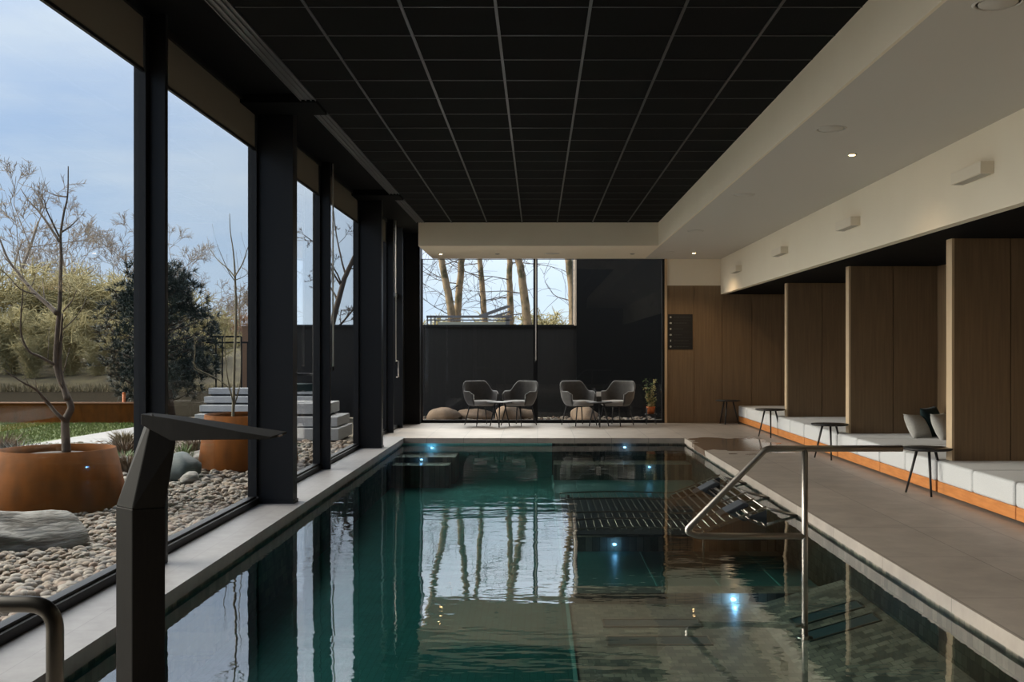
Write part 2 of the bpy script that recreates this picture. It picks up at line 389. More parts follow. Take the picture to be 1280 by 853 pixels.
def water_mat():
    m = bpy.data.materials.new('pool_water'); m.use_nodes = True; nt = m.node_tree; nt.nodes.clear(); L = nt.links.new
    o = nt.nodes.new('ShaderNodeOutputMaterial'); mx = nt.nodes.new('ShaderNodeMixShader')
    t = nt.nodes.new('ShaderNodeBsdfTransparent'); t.inputs[0].default_value = (0.93, 0.98, 0.97, 1)
    g = nt.nodes.new('ShaderNodeBsdfGlossy'); g.inputs['Roughness'].default_value = 0.0
    tc = nt.nodes.new('ShaderNodeTexCoord')
    n1 = nt.nodes.new('ShaderNodeTexNoise'); n1.inputs['Scale'].default_value = 2.8; n1.inputs['Detail'].default_value = 3
    mp = nt.nodes.new('ShaderNodeMapping'); mp.inputs['Scale'].default_value = (0.7, 1.6, 1)
    L(tc.outputs['Object'], mp.inputs[0]); L(mp.outputs[0], n1.inputs[0])
    # most of the basin lies still: ripples come in patches
    n2 = nt.nodes.new('ShaderNodeTexNoise'); n2.inputs['Scale'].default_value = 0.35; n2.inputs['Detail'].default_value = 2; L(tc.outputs['Object'], n2.inputs[0])
    mr = nt.nodes.new('ShaderNodeMapRange'); mr.inputs['From Min'].default_value = 0.42; mr.inputs['From Max'].default_value = 0.62
    mr.inputs['To Min'].default_value = 0.25; mr.inputs['To Max'].default_value = 1.0; L(n2.outputs[0], mr.inputs[0])
    mu = nt.nodes.new('ShaderNodeMath'); mu.operation = 'MULTIPLY'; L(n1.outputs[0], mu.inputs[0]); L(mr.outputs[0], mu.inputs[1])
    bu = nt.nodes.new('ShaderNodeBump'); bu.inputs['Strength'].default_value = 0.10; bu.inputs['Distance'].default_value = 0.055
    L(mu.outputs[0], bu.inputs['Height']); L(bu.outputs[0], g.inputs['Normal'])
    L(schlick(nt, 0.33, 3.2, 0.32), mx.inputs[0]); L(t.outputs[0], mx.inputs[1]); L(g.outputs[0], mx.inputs[2]); L(mx.outputs[0], o.inputs['Surface'])
    va = nt.nodes.new('ShaderNodeVolumeAbsorption'); va.inputs['Color'].default_value = (0.05, 0.74, 0.68, 1); va.inputs['Density'].default_value = 0.15
    L(va.outputs[0], o.inputs['Volume'])
    return m
M['water'] = water_mat()
def water_side():
    m = bpy.data.materials.new('pool_water_body'); m.use_nodes = True; nt = m.node_tree; nt.nodes.clear()
    o = nt.nodes.new('ShaderNodeOutputMaterial'); t = nt.nodes.new('ShaderNodeBsdfTransparent')
    va = nt.nodes.new('ShaderNodeVolumeAbsorption'); va.inputs['Color'].default_value = (0.05, 0.74, 0.68, 1); va.inputs['Density'].default_value = 0.15
    nt.links.new(t.outputs[0], o.inputs['Surface']); nt.links.new(va.outputs[0], o.inputs['Volume'])
    return m
M['water_side'] = water_side()

# ------------------------------------------------------------------ the room
XL, XR, XB = -2.65, 3.65, 5.30           # facade line, white wall, back of the niches
YB, YR = 20.8, -3.0                       # far wall, wall behind the camera
PX0, PX1, PY0, PY1 = -2.21, 2.42, 4.40, 17.2   # pool
WZ = -0.11                                # water level

# deck: one continuous stone floor around the pool, in boxes that share edges
fl = MB()
fl.box(PX1 + 0.30, XB, YR, YB + 0.1, -0.10, 0.0)
fl.box(XL - 0.15, PX1 + 0.30, PY1 + 0.30, YB + 0.1, -0.10, 0.0)
fl.box(XL - 0.15, PX1 + 0.30, YR, PY0 - 0.30, -0.10, 0.0)
struct(fl.build('floor', M['deck_stone']))
# coping frame round the pool
cp = MB()
cp.box(XL - 0.15, PX0, PY0 - 0.30, PY1 + 0.30, -0.085, 0.0)
struct(cp.build('trim_1', M['coping_stone']))
cp = MB()
cp.box(PX1, PX1 + 0.30, PY0 - 0.30, PY1 + 0.30, -0.085, 0.0)
cp.box(PX0, PX1, PY1, PY1 + 0.30, -0.085, 0.0)
cp.box(PX0, PX1, PY0 - 0.30, PY0, -0.085, 0.0)
struct(cp.build('trim_10', M['deck_stone']))

# pool shell
LEDGE = 0.24; LZ = -0.62; DZ = -0.66
ps = MB()
ps.box(PX0 - 0.25, LEDGE, PY0 - 0.25, PY1 + 0.25, DZ - 0.1, DZ)
struct(ps.build('pool_floor', M['teal_tile']))
pw = MB()
pw.box(PX0 - 0.25, PX0 - 0.03, PY0 - 0.25, PY1 + 0.25, DZ, -0.0855)
pw.box(PX0 - 0.03, LEDGE, PY0 - 0.25, PY0 - 0.03, DZ, -0.0855)
pw.box(LEDGE - 0.001, PX1 + 0.03, PY1 + 0.03, PY1 + 0.25, LZ, -0.0855)
pw.box(PX1 + 0.03, PX1 + 0.25, PY0 - 0.25, PY1 + 0.25, LZ, -0.0855)
pw.box(LEDGE - 0.001, PX1 + 0.03, PY0 - 0.25, PY0 - 0.03, LZ, -0.0855)
struct(MB().box(PX0 - 0.03, LEDGE, PY1 + 0.03, PY1 + 0.25, DZ, -0.0855).build('pool_wall.001', tile_mat('teal_wall_lit', (0.30, 0.72, 0.66), (0.27, 0.66, 0.60), (0.2, 0.5, 0.46), 0.05, 0.05, 0.002, 0.4, wall=True, spread=0.1)))  # far wall tiles coloured paler to stand in for light on them
struct(pw.build('pool_wall', M['mosaic_wall']))
lg = MB()
lg.box(LEDGE, PX1 + 0.25, PY0 - 0.25, PY1 + 0.25, DZ, LZ)
lg.box(LEDGE + 0.02, PX1 + 0.03, 8.515, 8.77, LZ, -0.535)
lg.box(LEDGE + 0.02, PX1 + 0.03, 10.71, 11.28, LZ, -0.47)
lg.box(LEDGE + 0.02, PX1 + 0.03, 16.6, PY1 + 0.03, LZ, -0.37)
lg.prism([(1.70, LZ), (PX1 + 0.03, LZ), (PX1 + 0.03, -0.40)], PY0 - 0.03, 8.40, 'y')
struct(lg.build('pool_ledge', M['mosaic'], recalc=True))
bf = MB()
bf.box(LEDGE + 0.02, PX1 + 0.03, 8.771, 10.709, LZ, LZ + 0.004)
bf.box(LEDGE + 0.02, PX1 + 0.03, 11.281, 16.599, LZ, LZ + 0.004)
struct(bf.build('pool_floor.001', tile_mat('sea_tile', (0.045, 0.125, 0.12), (0.038, 0.11, 0.105), (0.03, 0.08, 0.078), 0.05, 0.05, 0.002, 0.4, spread=0.15)))
st = MB()
st.box(PX0 - 0.03, -1.30, 16.45, PY1 + 0.03, DZ, -0.24)
st.box(PX0 - 0.03, -1.36, 15.98, 16.45, DZ, -0.32)
struct(st.build('pool_steps', M['mosaic']))
# lines of pale tile on the pool floor and the edge strip of the ledge
ln = MB()
ln.box(LEDGE - 0.015, LEDGE + 0.012, PY0, PY1, LZ, LZ + 0.012)
struct(ln.build('trim_2', mat('edge_tile', (0.07, 0.20, 0.18), 0.4)))
for x in (1.05, 1.60, 2.13):
    struct(MB().box(x - 0.009, x + 0.009, 8.80, 10.68, LZ, LZ + 0.010).build('trim_3', bpy.data.materials['edge_tile']))

# water body
wb = MB().box(PX0 - 0.028, PX1 + 0.028, PY0 - 0.028, PY1 + 0.028, DZ + 0.002, WZ)
wo = wb.build('pool_water', M['water'])
wo.data.materials.append(M['water_side'])
for p_ in wo.data.polygons:
    if p_.normal.z < 0.5: p_.material_index = 1
tag(wo, kind='structure')

# ceilings
struct(MB().box(-1.97, 2.13, YR, 18.2, 3.68, 3.80).build('ceiling', M['black_ceiling']))
CX0, CX1, T = -2.115, 2.13, 0.613
gx = [-1.497 + T * k for k in range(6)]
gr = MB()
for x in gx: gr.box(x - 0.010, x + 0.010, YR, 18.2, 3.6735, 3.6805)
y = 18.2 - 0.40
while y > YR:
    gr.box(-1.96, 2.125, y - 0.007, y + 0.007, 3.6745, 3.6805); y -= T
gr.build('grid', M['grid_metal'], bpy.data.objects['ceiling'])
struct(MB().box(XL - 0.4, -1.97, YR, YB + 0.1, 3.74, 4.0).build('ceiling.001', M['black_ceiling']))
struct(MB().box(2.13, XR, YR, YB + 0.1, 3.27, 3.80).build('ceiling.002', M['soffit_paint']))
bm_ = MB().box(-2.08, 2.13, 18.2, YB - 0.06, 3.27, 3.735)
struct(bm_.build('trim_4', M['white_paint']))
struct(MB().box(2.105, 2.13, YR, 18.2, 3.27, 3.679).build('trim_5', M['white_paint']))
struct(MB().box(XR, XR + 0.1, YR, YB + 0.1, 2.565, 3.80).build('wall_right', M['white_paint']))
struct(MB().box(XR + 0.1, XB + 0.1, YR, YB + 0.1, 2.565, 2.66).build('ceiling.003', M['black_ceiling']))
# oak lining of the niches and of the far wall
def panelled(name, x0, x1, y0, y1, z0, z1, seams, axis, face, parent=None, m='oak'):
    """a wall with shallow shadow-gap seams cut as separate boards"""
    mb = MB()
    g = 0.006
    cuts = [None] + list(seams) + [None]
    lo, hi = (x0, x1) if axis == 'x' else (y0, y1)
    seams = sorted(s_ for s_ in seams if lo < s_ < hi)
    ed = [lo] + seams + [hi]
    for a, b in zip(ed[:-1], ed[1:]):
        aa = a + (g if a != lo else 0); bb = b - (g if b != hi else 0)
        if axis == 'x': mb.box(aa, bb, y0, y1, z0, z1)
        else: mb.box(x0, x1, aa, bb, z0, z1)
    # the backing in the gaps
    e = 0.012
    if axis == 'x': mb.box(lo + 0.001, hi - 0.001, y0 + e, y1 - e, z0 + 0.001, z1 - 0.001)
    else: mb.box(x0 + e, x1 - e, lo + 0.001, hi - 0.001, z0 + 0.001, z1 - 0.001)
    return mb.build(name, M[m], parent)
struct(panelled('wall_back', 2.58, XB, YB, YB + 0.15, 0.0, 2.74, [3.12, 3.68, 4.27, 4.86], 'x', -1))
struct(MB().box(2.53, XR, YB, YB + 0.15, 2.74, 3.27).build('wall_back.001', M['white_paint']))
struct(MB().box(2.53, 2.58, YB - 0.03, YB + 0.15, 0.0, 3.27).build('trim_6', M['oak_edge']))
struct(panelled('wall_right.001', XB, XB + 0.1, YR, YB, 0.0, 2.565, [YB - 0.58 * k for k in range(1, 40)], 'y', -1))
struct(MB().box(XL - 0.15, XB + 0.1, YR - 0.1, YR, 0, 3.8).build('wall_rear', M['dark_board']))

# partitions between the niches
part_labels = [
    (17.30, 'oak partition between the first and second niches from the far wall'),
    (13.84, 'oak partition between the second and third niches from the far wall'),
    (10.40, 'large dark oak partition beside the nearest round side table'),
    (6.93, 'oak partition nearest the camera, beyond the last bench'),
]
for i, (y, lb) in enumerate(part_labels[:3]):
    t = thing('partition_wall', lb, 'partition', (4.14, y, 0), 0, 'oak partitions between the niches')
    mb = MB(); x0 = 0.015
    for a, b in ((x0, 0.57), (0.582, XB - 4.14)):
        mb.box(a, b, 0, 0.14, 0.346, 2.565)
    mb.box(x0 + 0.01, XB - 4.145, 0.012, 0.128, 0.347, 2.564)
    mb.build('panel', M['oak'], t)
    MB().box(-0.01, 0.015, -0.002, 0.142, 0.346, 2.565).build('edge_strip', M['oak_edge'], t)['label'] = 'pale oak front edge strip'

# ------------------------------------------------------------------ glass facade
cols_y = [-1.31, 4.27, 9.85, 15.43]
for y in cols_y[1:]:
    mb = MB()
    mb.box(-2.64, -2.31, y, y + 0.17, 0.0, 3.74)
    mb.box(-2.645, -2.30, y - 0.006, y + 0.176, 0.0, 0.03)
    struct(mb.build('column', M['black_metal']))
    struct(MB().box(-2.655, -1.98, y - 0.55, y - 0.05, 3.66, 3.74).build('trim_7', M['black_ceiling']))
struct(MB().box(-2.75, -2.31, YB - 0.35, YB + 0.1, 0.0, 3.74).build('column', M['black_metal']))
mull_y = [1.49, 7.08, 12.70, 18.27]
for y in mull_y:
    mb = MB()
    mb.box(-2.73, -2.525, y, y + 0.05, 0.0, 3.74)
    mb.box(-2.75, -2.60, y + 0.05, y + 0.075, 0.0, 3.74)
    struct(mb.build('mullion', M['black_metal'], bevel=0.004, seg=1))

def facade_window(n, y0, y1):
    w = MB()
    w.box(-2.72, -2.63, y0, y1, 0.0, 0.055); w.box(-2.72, -2.655, y0, y1, 0.055, 0.075)
    w.box(-2.72, -2.63, y0, y1, 3.69, 3.745)
    w.box(-2.72, -2.64, y0, y0 + 0.055, 0.075, 3.69); w.box(-2.72, -2.64, y1 - 0.055, y1, 0.075, 3.69)
    o = struct(w.build('window_%d' % n, M['black_metal']))
    MB().box(-2.690, -2.682, y0 + 0.05, y1 - 0.05, 0.07, 3.70).build('pane', M['glass'], o)
    return o
struct(MB().box(-2.75, -2.60, YR, 1.49, 0, 3.74).build('wall_left.001', M['black_metal']))  # unseen bays closed with solid wall to keep side light off the partitions
bays = [(1.565, 4.27), (4.44, 7.08), (7.155, 9.85), (10.02, 12.70), (12.775, 15.43), (15.60, 18.27)]
for i, (a, b) in enumerate(bays): facade_window(i + 1, a, b)

blind_where = ['nearest the camera, drawn down above the boulder', 'in the pane over the second rust planter', 'in the first narrow pane past the near column',
               'in the pane full of blue sky and branches', 'in the pane just past the far column']
for k, (a, b) in enumerate(bays[1:]):
    t = thing('roller_blind', 'beige roller blind ' + blind_where[k], 'blind', (-2.66, (a + b) / 2, 3.69), 0, 'roller blinds at the tops of the facade panes')
    h = (b - a) / 2 - 0.06
    MB().box(-0.0, 0.006, -h, h, -0.345, 0.0).build('fabric', M['blind'], t)
    MB().box(-0.008, 0.014, -h, h, -0.365, -0.343).build('bottom_bar', M['black_metal'], t)['label'] = 'black bottom bar'
# blind wands: pale rods hanging beside the mullions
for k, (x, y, lb) in enumerate([(-2.505, 12.77, 'pale blind wand hanging by the mullion at mid facade'),
                                (-2.495, 18.36, 'pale blind wand hanging beside the far door frame'),
                                (-0.035, YB - 0.09, 'pale blind wand hanging before the far window mullion')]):
    t = thing('blind_wand', lb, 'blind wand', (x, y, 0), 0, 'pale blind wands')
    top = 3.735 if k < 2 else 3.27
    MB().tube([(0, 0, top), (0, 0, 1.25)], 0.010, 8).build('rod', M['white_plastic'], t)
    MB().tube([(0, 0, 1.25), (0, 0, 1.20)], 0.013, 8).build('grip', M['black_metal'], t)

# garden door in the last bay
d = MB()
d.box(-2.72, -2.52, 19.45, 19.52, 0, 2.50); d.box(-2.72, -2.60, 18.35, 18.42, 0, 2.50)
d.box(-2.72, -2.60, 18.42, 19.45, 2.43, 2.50); d.box(-2.72, -2.60, 18.42, 19.45, 0, 0.06)
d.box(-2.72, -2.63, 18.35, 19.52, 3.69, 3.745); d.box(-2.72, -2.52, 19.45, 19.52, 2.5, 3.74)
do = struct(d.build('door_1', M['black_metal']))
MB().box(-2.69, -2.682, 18.42, 19.45, 0.06, 2.43).build('leaf_pane', M['glass'], do)
MB().box(-2.688, -2.68, 18.40, 19.46, 2.50, 3.70).build('fanlight_pane', M['glass'], do)
MB().tube([(-2.62, 19.36, 0.95), (-2.58, 19.36, 0.95), (-2.58, 19.36, 1.25), (-2.62, 19.36, 1.25)], 0.012, 8).build('handle', M['steel'], do)
struct(MB().box(-2.72, -2.60, 19.52, YB - 0.35, 0, 3.74).build('wall_left', M['black_metal']))

# linear slot diffusers in the ceiling edge above the facade
for k, (a, b, lb) in enumerate([(YR + 0.2, 3.70, 'nearest the camera'), (4.25, 9.28, 'nearest the camera along the facade ceiling edge'),
                                (9.82, 14.86, 'between the two dark facade columns'), (15.40, 18.18, 'farthest along the facade, ending at the white beam')]):
    if k == 0: continue
    t = thing('slot_diffuser', 'long black linear ceiling diffuser ' + lb, 'ceiling diffuser', (-2.04, a, 3.68), 0, 'slot diffusers along the facade ceiling')
    fr = MB()
    for x in (-0.07, -0.024, 0.022, 0.062): fr.box(x, x + 0.008, 0, b - a, -0.012, 0.06)
    fr.box(-0.07, 0.07, 0, b - a, 0.0, 0.06)
    fr.build('slat_frame', mat('diffuser_metal', (0.10, 0.10, 0.105), 0.35), t)

# far window wall
GX0, GX1, GZ = -2.31, 2.53, 3.27
w = MB()
w.box(GX0, GX1, YB - 0.02, YB + 0.06, 0.0, 0.06); w.box(GX0, GX1, YB - 0.02, YB + 0.06, 3.262, GZ)
w.box(GX0, GX0 + 0.02, YB - 0.02, YB + 0.06, 0.06, 3.262); w.box(GX1 - 0.05, GX1, YB - 0.02, YB + 0.06, 0.06, 3.262)
w.box(-0.085, 0.0, YB - 0.05, YB + 0.06, 0.0, GZ)
wo_ = struct(w.build('window_9', M['black_metal']))
for a, b in ((GX0 + 0.03, -0.08), (-0.005, GX1 - 0.04)):
    MB().box(a, b, YB + 0.012, YB + 0.022, 0.05, 3.265).build('pane', M['dark_glass'], wo_)

# ------------------------------------------------------------------ niche benches
def cushion_block(w, d, h, r=0.03):
    mb = MB().box(-d, 0, -w, 0, 0, h)
    return mb
def bench_proto():
    t = thing('daybed', 'grey daybed', 'daybed', (0, 0, 0), 0)
    pl = MB(); pl.box(0.01, 1.28, 0.005, 1.705, 0.025, 0.135)
    pl.build('plinth', M['orange_wood'], t, bevel=0.004, seg=1)['label'] = 'orange wooden plinth'
    for x in (0.08, 1.18):
        for y in (0.08, 1.56): MB().box(x, x + 0.07, y, y + 0.07, 0.0, 0.025).build('foot', M['table_black'], t)
    for y0 in (0.012, 0.862):
        MB().box(0.0, 1.28, y0, y0 + 0.838, 0.135, 0.345).build('seat_cushion', M['fabric'], t, bevel=0.028, seg=3)
    return t
bench_starts = []
for base in (17.40, 13.95, 10.48, 7.01):
    top = base + 3.43
bench_pos = [
    (7.04, 'light grey daybed at the right picture edge, nearest the camera'),
    (8.755, 'light grey daybed in front of the large dark oak partition'),
    (10.51, 'light grey daybed under the nearest side table, in the third niche'),
    (12.225, 'far daybed of the third niche, behind the one under the near table'),
    (13.97, 'daybed under the second nearest side table, in the second niche'),
    (15.69, 'far daybed of the second niche, by the third nearest table'),
    (17.43, 'daybed in the first niche beside the pale partition edge'),
    (19.085, 'light grey daybed against the far oak wall'),
]
bp = bench_proto()
for i, (y, lb) in enumerate(bench_pos):
    o = bp if i == 0 else copy_tree(bp)
    o.location = (4.0, y, 0); o['label'] = lb; o['group'] = 'grey daybeds along the niches'

def pillow(label, loc, rot, size, m, group=None):
    n = 14; mb = MB(); vs = []
    for side in (1, -1):
        for i in range(n + 1):
            for j in range(n + 1):
                u = -1 + 2*i/n; v = -1 + 2*j/n
                e = max(0.0, (1 - abs(u)**2.6)) ** 0.55 * max(0.0, (1 - abs(v)**2.6)) ** 0.55
                pin = 1 - 0.07 * (1 - abs(u)**2) * abs(v)**3
                pin2 = 1 - 0.07 * (1 - abs(v)**2) * abs(u)**3
                vs.append((u * size/2 * pin2, side * 0.085 * e, v * size/2 * pin))
    fs = []; k = (n+1)*(n+1)
    for s_ in (0, 1):
        for i in range(n):
            for j in range(n):
                q = (s_*k+i*(n+1)+j, s_*k+(i+1)*(n+1)+j, s_*k+(i+1)*(n+1)+j+1, s_*k+i*(n+1)+j+1)
                fs.append(q if s_ == 0 else tuple(reversed(q)))
    mb.add(vs, fs, True)
    o = mb.build('cushion', m, recalc=True)
    bm = bmesh.new(); bm.from_mesh(o.data); bmesh.ops.remove_doubles(bm, verts=bm.verts[:], dist=1e-4); bm.to_mesh(o.data); bm.free()
    o.location = loc; o.rotation_euler = rot
    return tag(o, label, 'cushion', group)
pillow('pale grey cushion leaning in the third niche, left of the dark one', (4.83, 13.25, 0.475), (-0.55, 0.08, 0.55), 0.36, M['pale_fabric'], 'niche cushions')
pillow('dark teal cushion standing between two pale cushions in the third niche', (5.08, 13.42, 0.52), (-0.3, -0.05, 0.75), 0.42, M['teal_fabric'], 'niche cushions')
pillow('pale grey cushion half hidden behind the large partition edge', (5.05, 12.98, 0.49), (-0.45, 0.0, 0.75), 0.38, M['pale_fabric'], 'niche cushions')
pillow('pale grey cushion propped in the second niche beside its partition edge', (5.02, 16.35, 0.50), (-0.35, 0.0, 1.0), 0.42, M['pale_fabric'], 'niche cushions')

# ------------------------------------------------------------------ side tables
def table_proto(legs=None):
    t = thing('side_table', '', 'table')
    mb = MB().lathe([(0.225, 0.447), (0.243, 0.455), (0.245, 0.463), (0.243, 0.470), (0.0005, 0.470)], 40)
    mb.build('tabletop', M['table_black'], t, recalc=True)
    for k in range(3):
        a = 2*PI*k/3
        top = Vector((0.10*math.cos(a), 0.10*math.sin(a), 0.45)); bot = Vector((0.215*math.cos(a), 0.215*math.sin(a), 0.0))
        MB().tube([top, bot], [0.015, 0.010], 10).build('leg', M['table_black'], t)
    return t
tp = table_proto()
tabs = [
    ((3.92, 10.50, 0), 0.35, 'black round side table nearest the camera, at the daybeds'),
    ((3.90, 13.93, 0), 0.35, 'black round side table between the second and third niches'),
    ((3.88, 17.40, 0), 0.35, 'black round side table at the first niche by the wet floor'),
    ((3.74, 20.50, 0), 2.2, 'black round side table against the far oak wall'),
    ((-0.72, 19.80, 0), 0.52, 'small round table between the left pair of armchairs'),
    ((1.17, 19.80, 0), 0.52, 'small round table with a white card between the right armchairs'),
]
for i, (l, rz, lb) in enumerate(tabs):
    o = tp if i == 0 else copy_tree(tp)
    o.location = l; o.rotation_euler = (0, 0, rz); o['label'] = lb
    o['group'] = 'black three-legged round side tables'
# the third foot of the niche tables drops into the gap between two daybeds
# card holder on the right cafe table
t = thing('card_holder', 'black holder with a small white card on the right round table', 'card holder', (1.16, 19.84, 0.471), 0.1)
MB().prism([(-0.06, 0), (0.06, 0), (0.02, 0.10), (-0.02, 0.10)], -0.05, 0.05, 'x').build('holder', M['table_black'], t, recalc=True)
MB().box(-0.045, 0.045, -0.012, -0.006, 0.085, 0.19).build('card', M['white_plastic'], t)['label'] = 'white card'

# ------------------------------------------------------------------ armchairs
def chair_proto():
    t = thing('armchair', '', 'armchair')
    # wrap-round shell: angle from left arm front over the back to right arm front; local front is -y
    mb = MB(); na, nz = 40, 9
    def radius(a):
        c, s_ = abs(math.cos(a)), abs(math.sin(a))
        return (c**3.2/0.285**3.2 + s_**3.2/0.275**3.2) ** (-1/3.2)
    def top(a):
        d = abs(a - PI/2)           # 0 at the centre of the back
        x = min(1, max(0, (d - 0.62) / 0.60)); x = x*x*(3 - 2*x)
        y = min(1, max(0, (d - 1.75) / 0.35)); y = y*y*(3-2*y)
        return 0.84 - 0.19 * x - 0.05 * y
    a0, a1 = PI/2 - 2.12, PI/2 + 2.12
    rows = []
    for i in range(na + 1):
        a = a0 + (a1 - a0) * i / na
        d = abs(a - PI/2)
        zt = top(a); zb = 0.385
        ring = []
        th = 0.032
        flare = 0.055 if d < 1.0 else 0.055 * max(0.35, 1 - (d - 1.0) * 0.6)
        for k in range(nz + 1):          # outer face bottom -> top
            f = k / nz; r = radius(a) * (0.80 + 0.20 * min(1, f * 2.2) ** 0.6) + flare * f
            ring.append((r, zb + (zt - zb) * f))
        ring.append((ring[-1][0] - th * 0.5, zt + 0.014))
        for k in range(nz, -1, -1):
            f = k / nz; r = radius(a) * (0.80 + 0.20 * min(1, f * 2.2) ** 0.6) + flare * f - th
            ring.append((r, zb + (zt - zb) * f))
        rows.append([(r * math.cos(a), r * math.sin(a), z) for r, z in ring])
    m = len(rows[0])
    vs = [p for row in rows for p in row]; fs = []
    for i in range(na):
        for k in range(m):
            fs.append((i*m+k, i*m+(k+1) % m, (i+1)*m+(k+1) % m, (i+1)*m+k))
    fs.append(tuple(range(m))); fs.append(tuple(reversed(range(na*m, na*m+m))))
    mb.add(vs, fs, True)
    mb.build('shell', M['velvet'], t, recalc=True)
    # seat pad
    sp = MB(); n = 36; prof = [(0.90, 0.385), (1.0, 0.41), (1.0, 0.455), (0.95, 0.478), (0.5, 0.488), (0.02, 0.49)]
    vs = []; fs = []
    for (sc, z) in prof:
        for k in range(n):
            a = 2*PI*k/n; c, s_ = abs(math.cos(a)), abs(math.sin(a))
            r = (c**3.4/0.245**3.4 + s_**3.4/0.255**3.4) ** (-1/3.4) * sc
            vs.append((r*math.cos(a), r*math.sin(a) - 0.03, z))
    for i in range(len(prof) - 1):
        for k in range(n): fs.append((i*n+k, i*n+(k+1) % n, (i+1)*n+(k+1) % n, (i+1)*n+k))
    fs.append(tuple(reversed(range(n)))); fs.append(tuple((len(prof)-1)*n+k for k in range(n)))
    sp.add(vs, fs, True); sp.build('seat_cushion', M['seat_velvet'], t, recalc=True)
    # frame under the seat and legs
    fr = MB(); fr.tube([(-0.17, -0.19, 0.375), (0.17, -0.19, 0.375), (0.17, 0.17, 0.375), (-0.17, 0.17, 0.375), (-0.17, -0.19, 0.375)], 0.012, 8)
    fr.tube([(-0.17, 0, 0.375), (0.17, 0, 0.375)], 0.012, 8)
    fr.build('seat_frame', M['table_black'], t)
    for sx in (-1, 1):
        for (y0, y1) in ((-0.19, -0.25), (0.17, 0.24)):
            MB().tube([(sx*0.17, y0, 0.38), (sx*0.245, y1, 0.0)], [0.014, 0.009], 8).build('leg', M['table_black'], t)
    return t
ch = chair_proto()
chairs = [((-1.08, 20.15, 0), 0.55, 'grey velvet armchair at the far left of the four'),
          ((-0.36, 20.15, 0), -0.62, 'grey velvet armchair just left of the far window mullion'),
          ((0.80, 20.15, 0), 0.55, 'grey velvet armchair just right of the far window mullion'),
          ((1.52, 20.15, 0), -0.62, 'grey velvet armchair at the far right, nearest the potted plant')]
for i, (l, rz, lb) in enumerate(chairs):
    o = ch if i == 0 else copy_tree(ch)
    o.location = l; o.rotation_euler = (0, 0, rz); o['label'] = lb; o['group'] = 'grey velvet armchairs'

# ------------------------------------------------------------------ flower pot on a stand in the far right corner
t = thing('plant_stand', 'slim black wire plant stand in the far window corner', 'plant stand', (2.22, 20.45, 0))
for k in range(4):
    a = PI/4 + k*PI/2
    MB().tube([(0.11*math.cos(a), 0.11*math.sin(a), 0.33), (0.13*math.cos(a), 0.13*math.sin(a), 0)], 0.006, 6).build('leg', M['table_black'], t)
MB().tube([(0.115*math.cos(a), 0.115*math.sin(a), 0.20) for a in [2*PI*k/20 for k in range(21)]], 0.006, 6).build('ring', M['table_black'], t)
MB().lathe([(0.12, 0.186), (0.12, 0.196), (0.0005, 0.196)], 20).build('shelf', M['table_black'], t, recalc=True)
t = thing('potted_plant', 'orange pot with a trailing pale flowering plant by the far window', 'potted plant', (2.22, 20.45, 0.197))
MB().lathe([(0.06, 0.0), (0.085, 0.13), (0.092, 0.15), (0.085, 0.15), (0.078, 0.125), (0.0005, 0.125)], 24).build('pot', M['terracotta'], t, recalc=True)
rng = random.Random(5)
def leaf(mb, p, d, L_, W_):
    d = Vector(d).normalized(); s_ = d.cross(Vector((0, 0, 1)));
    if s_.length < 1e-3: s_ = Vector((1, 0, 0))
    s_.normalize(); n_ = s_.cross(d)
    p = Vector(p)
    mb.add([p, p + d*L_*0.5 + s_*W_*0.5 + n_*0.01, p + d*L_, p + d*L_*0.5 - s_*W_*0.5 + n_*0.01], [(0, 1, 2, 3)], False)
stm = MB(); fol = MB(); flo = MB()
for k in range(7):
    a = rng.uniform(0, 2*PI); pts = [Vector((0, 0, 0.12))]
    h = rng.uniform(0.35, 0.62) if k < 4 else rng.uniform(0.12, 0.2); dx = Vector((math.cos(a), math.sin(a), 0)) * rng.uniform(0.03, 0.10)
    for q in range(1, 7): pts.append(Vector((0, 0, 0.12)) + dx*q/6*1.6 + Vector((0, 0, h*q/6)) + Vector((rng.uniform(-.02, .02), rng.uniform(-.02, .02), 0)))
    stm.tube(pts, 0.004, 5)
    for q in pts[1:]:
        for _ in range(5):
            leaf(fol, q, (rng.uniform(-1, 1), rng.uniform(-1, 1), rng.uniform(-.4, .6)), rng.uniform(.05, .10), rng.uniform(.03, .05))
        if rng.random() < 0.55:
            for _ in range(7): leaf(flo, q + Vector((rng.uniform(-.03, .03), -0.02, rng.uniform(-.03, .03))), (rng.uniform(-1, 1), rng.uniform(-1, .4), rng.uniform(-1, 1)), .05, .035)
stm.build('stem', M['young_bark'], t); fol.build('foliage', M['leaf'], t); flo.build('blossoms', M['petal'], t)

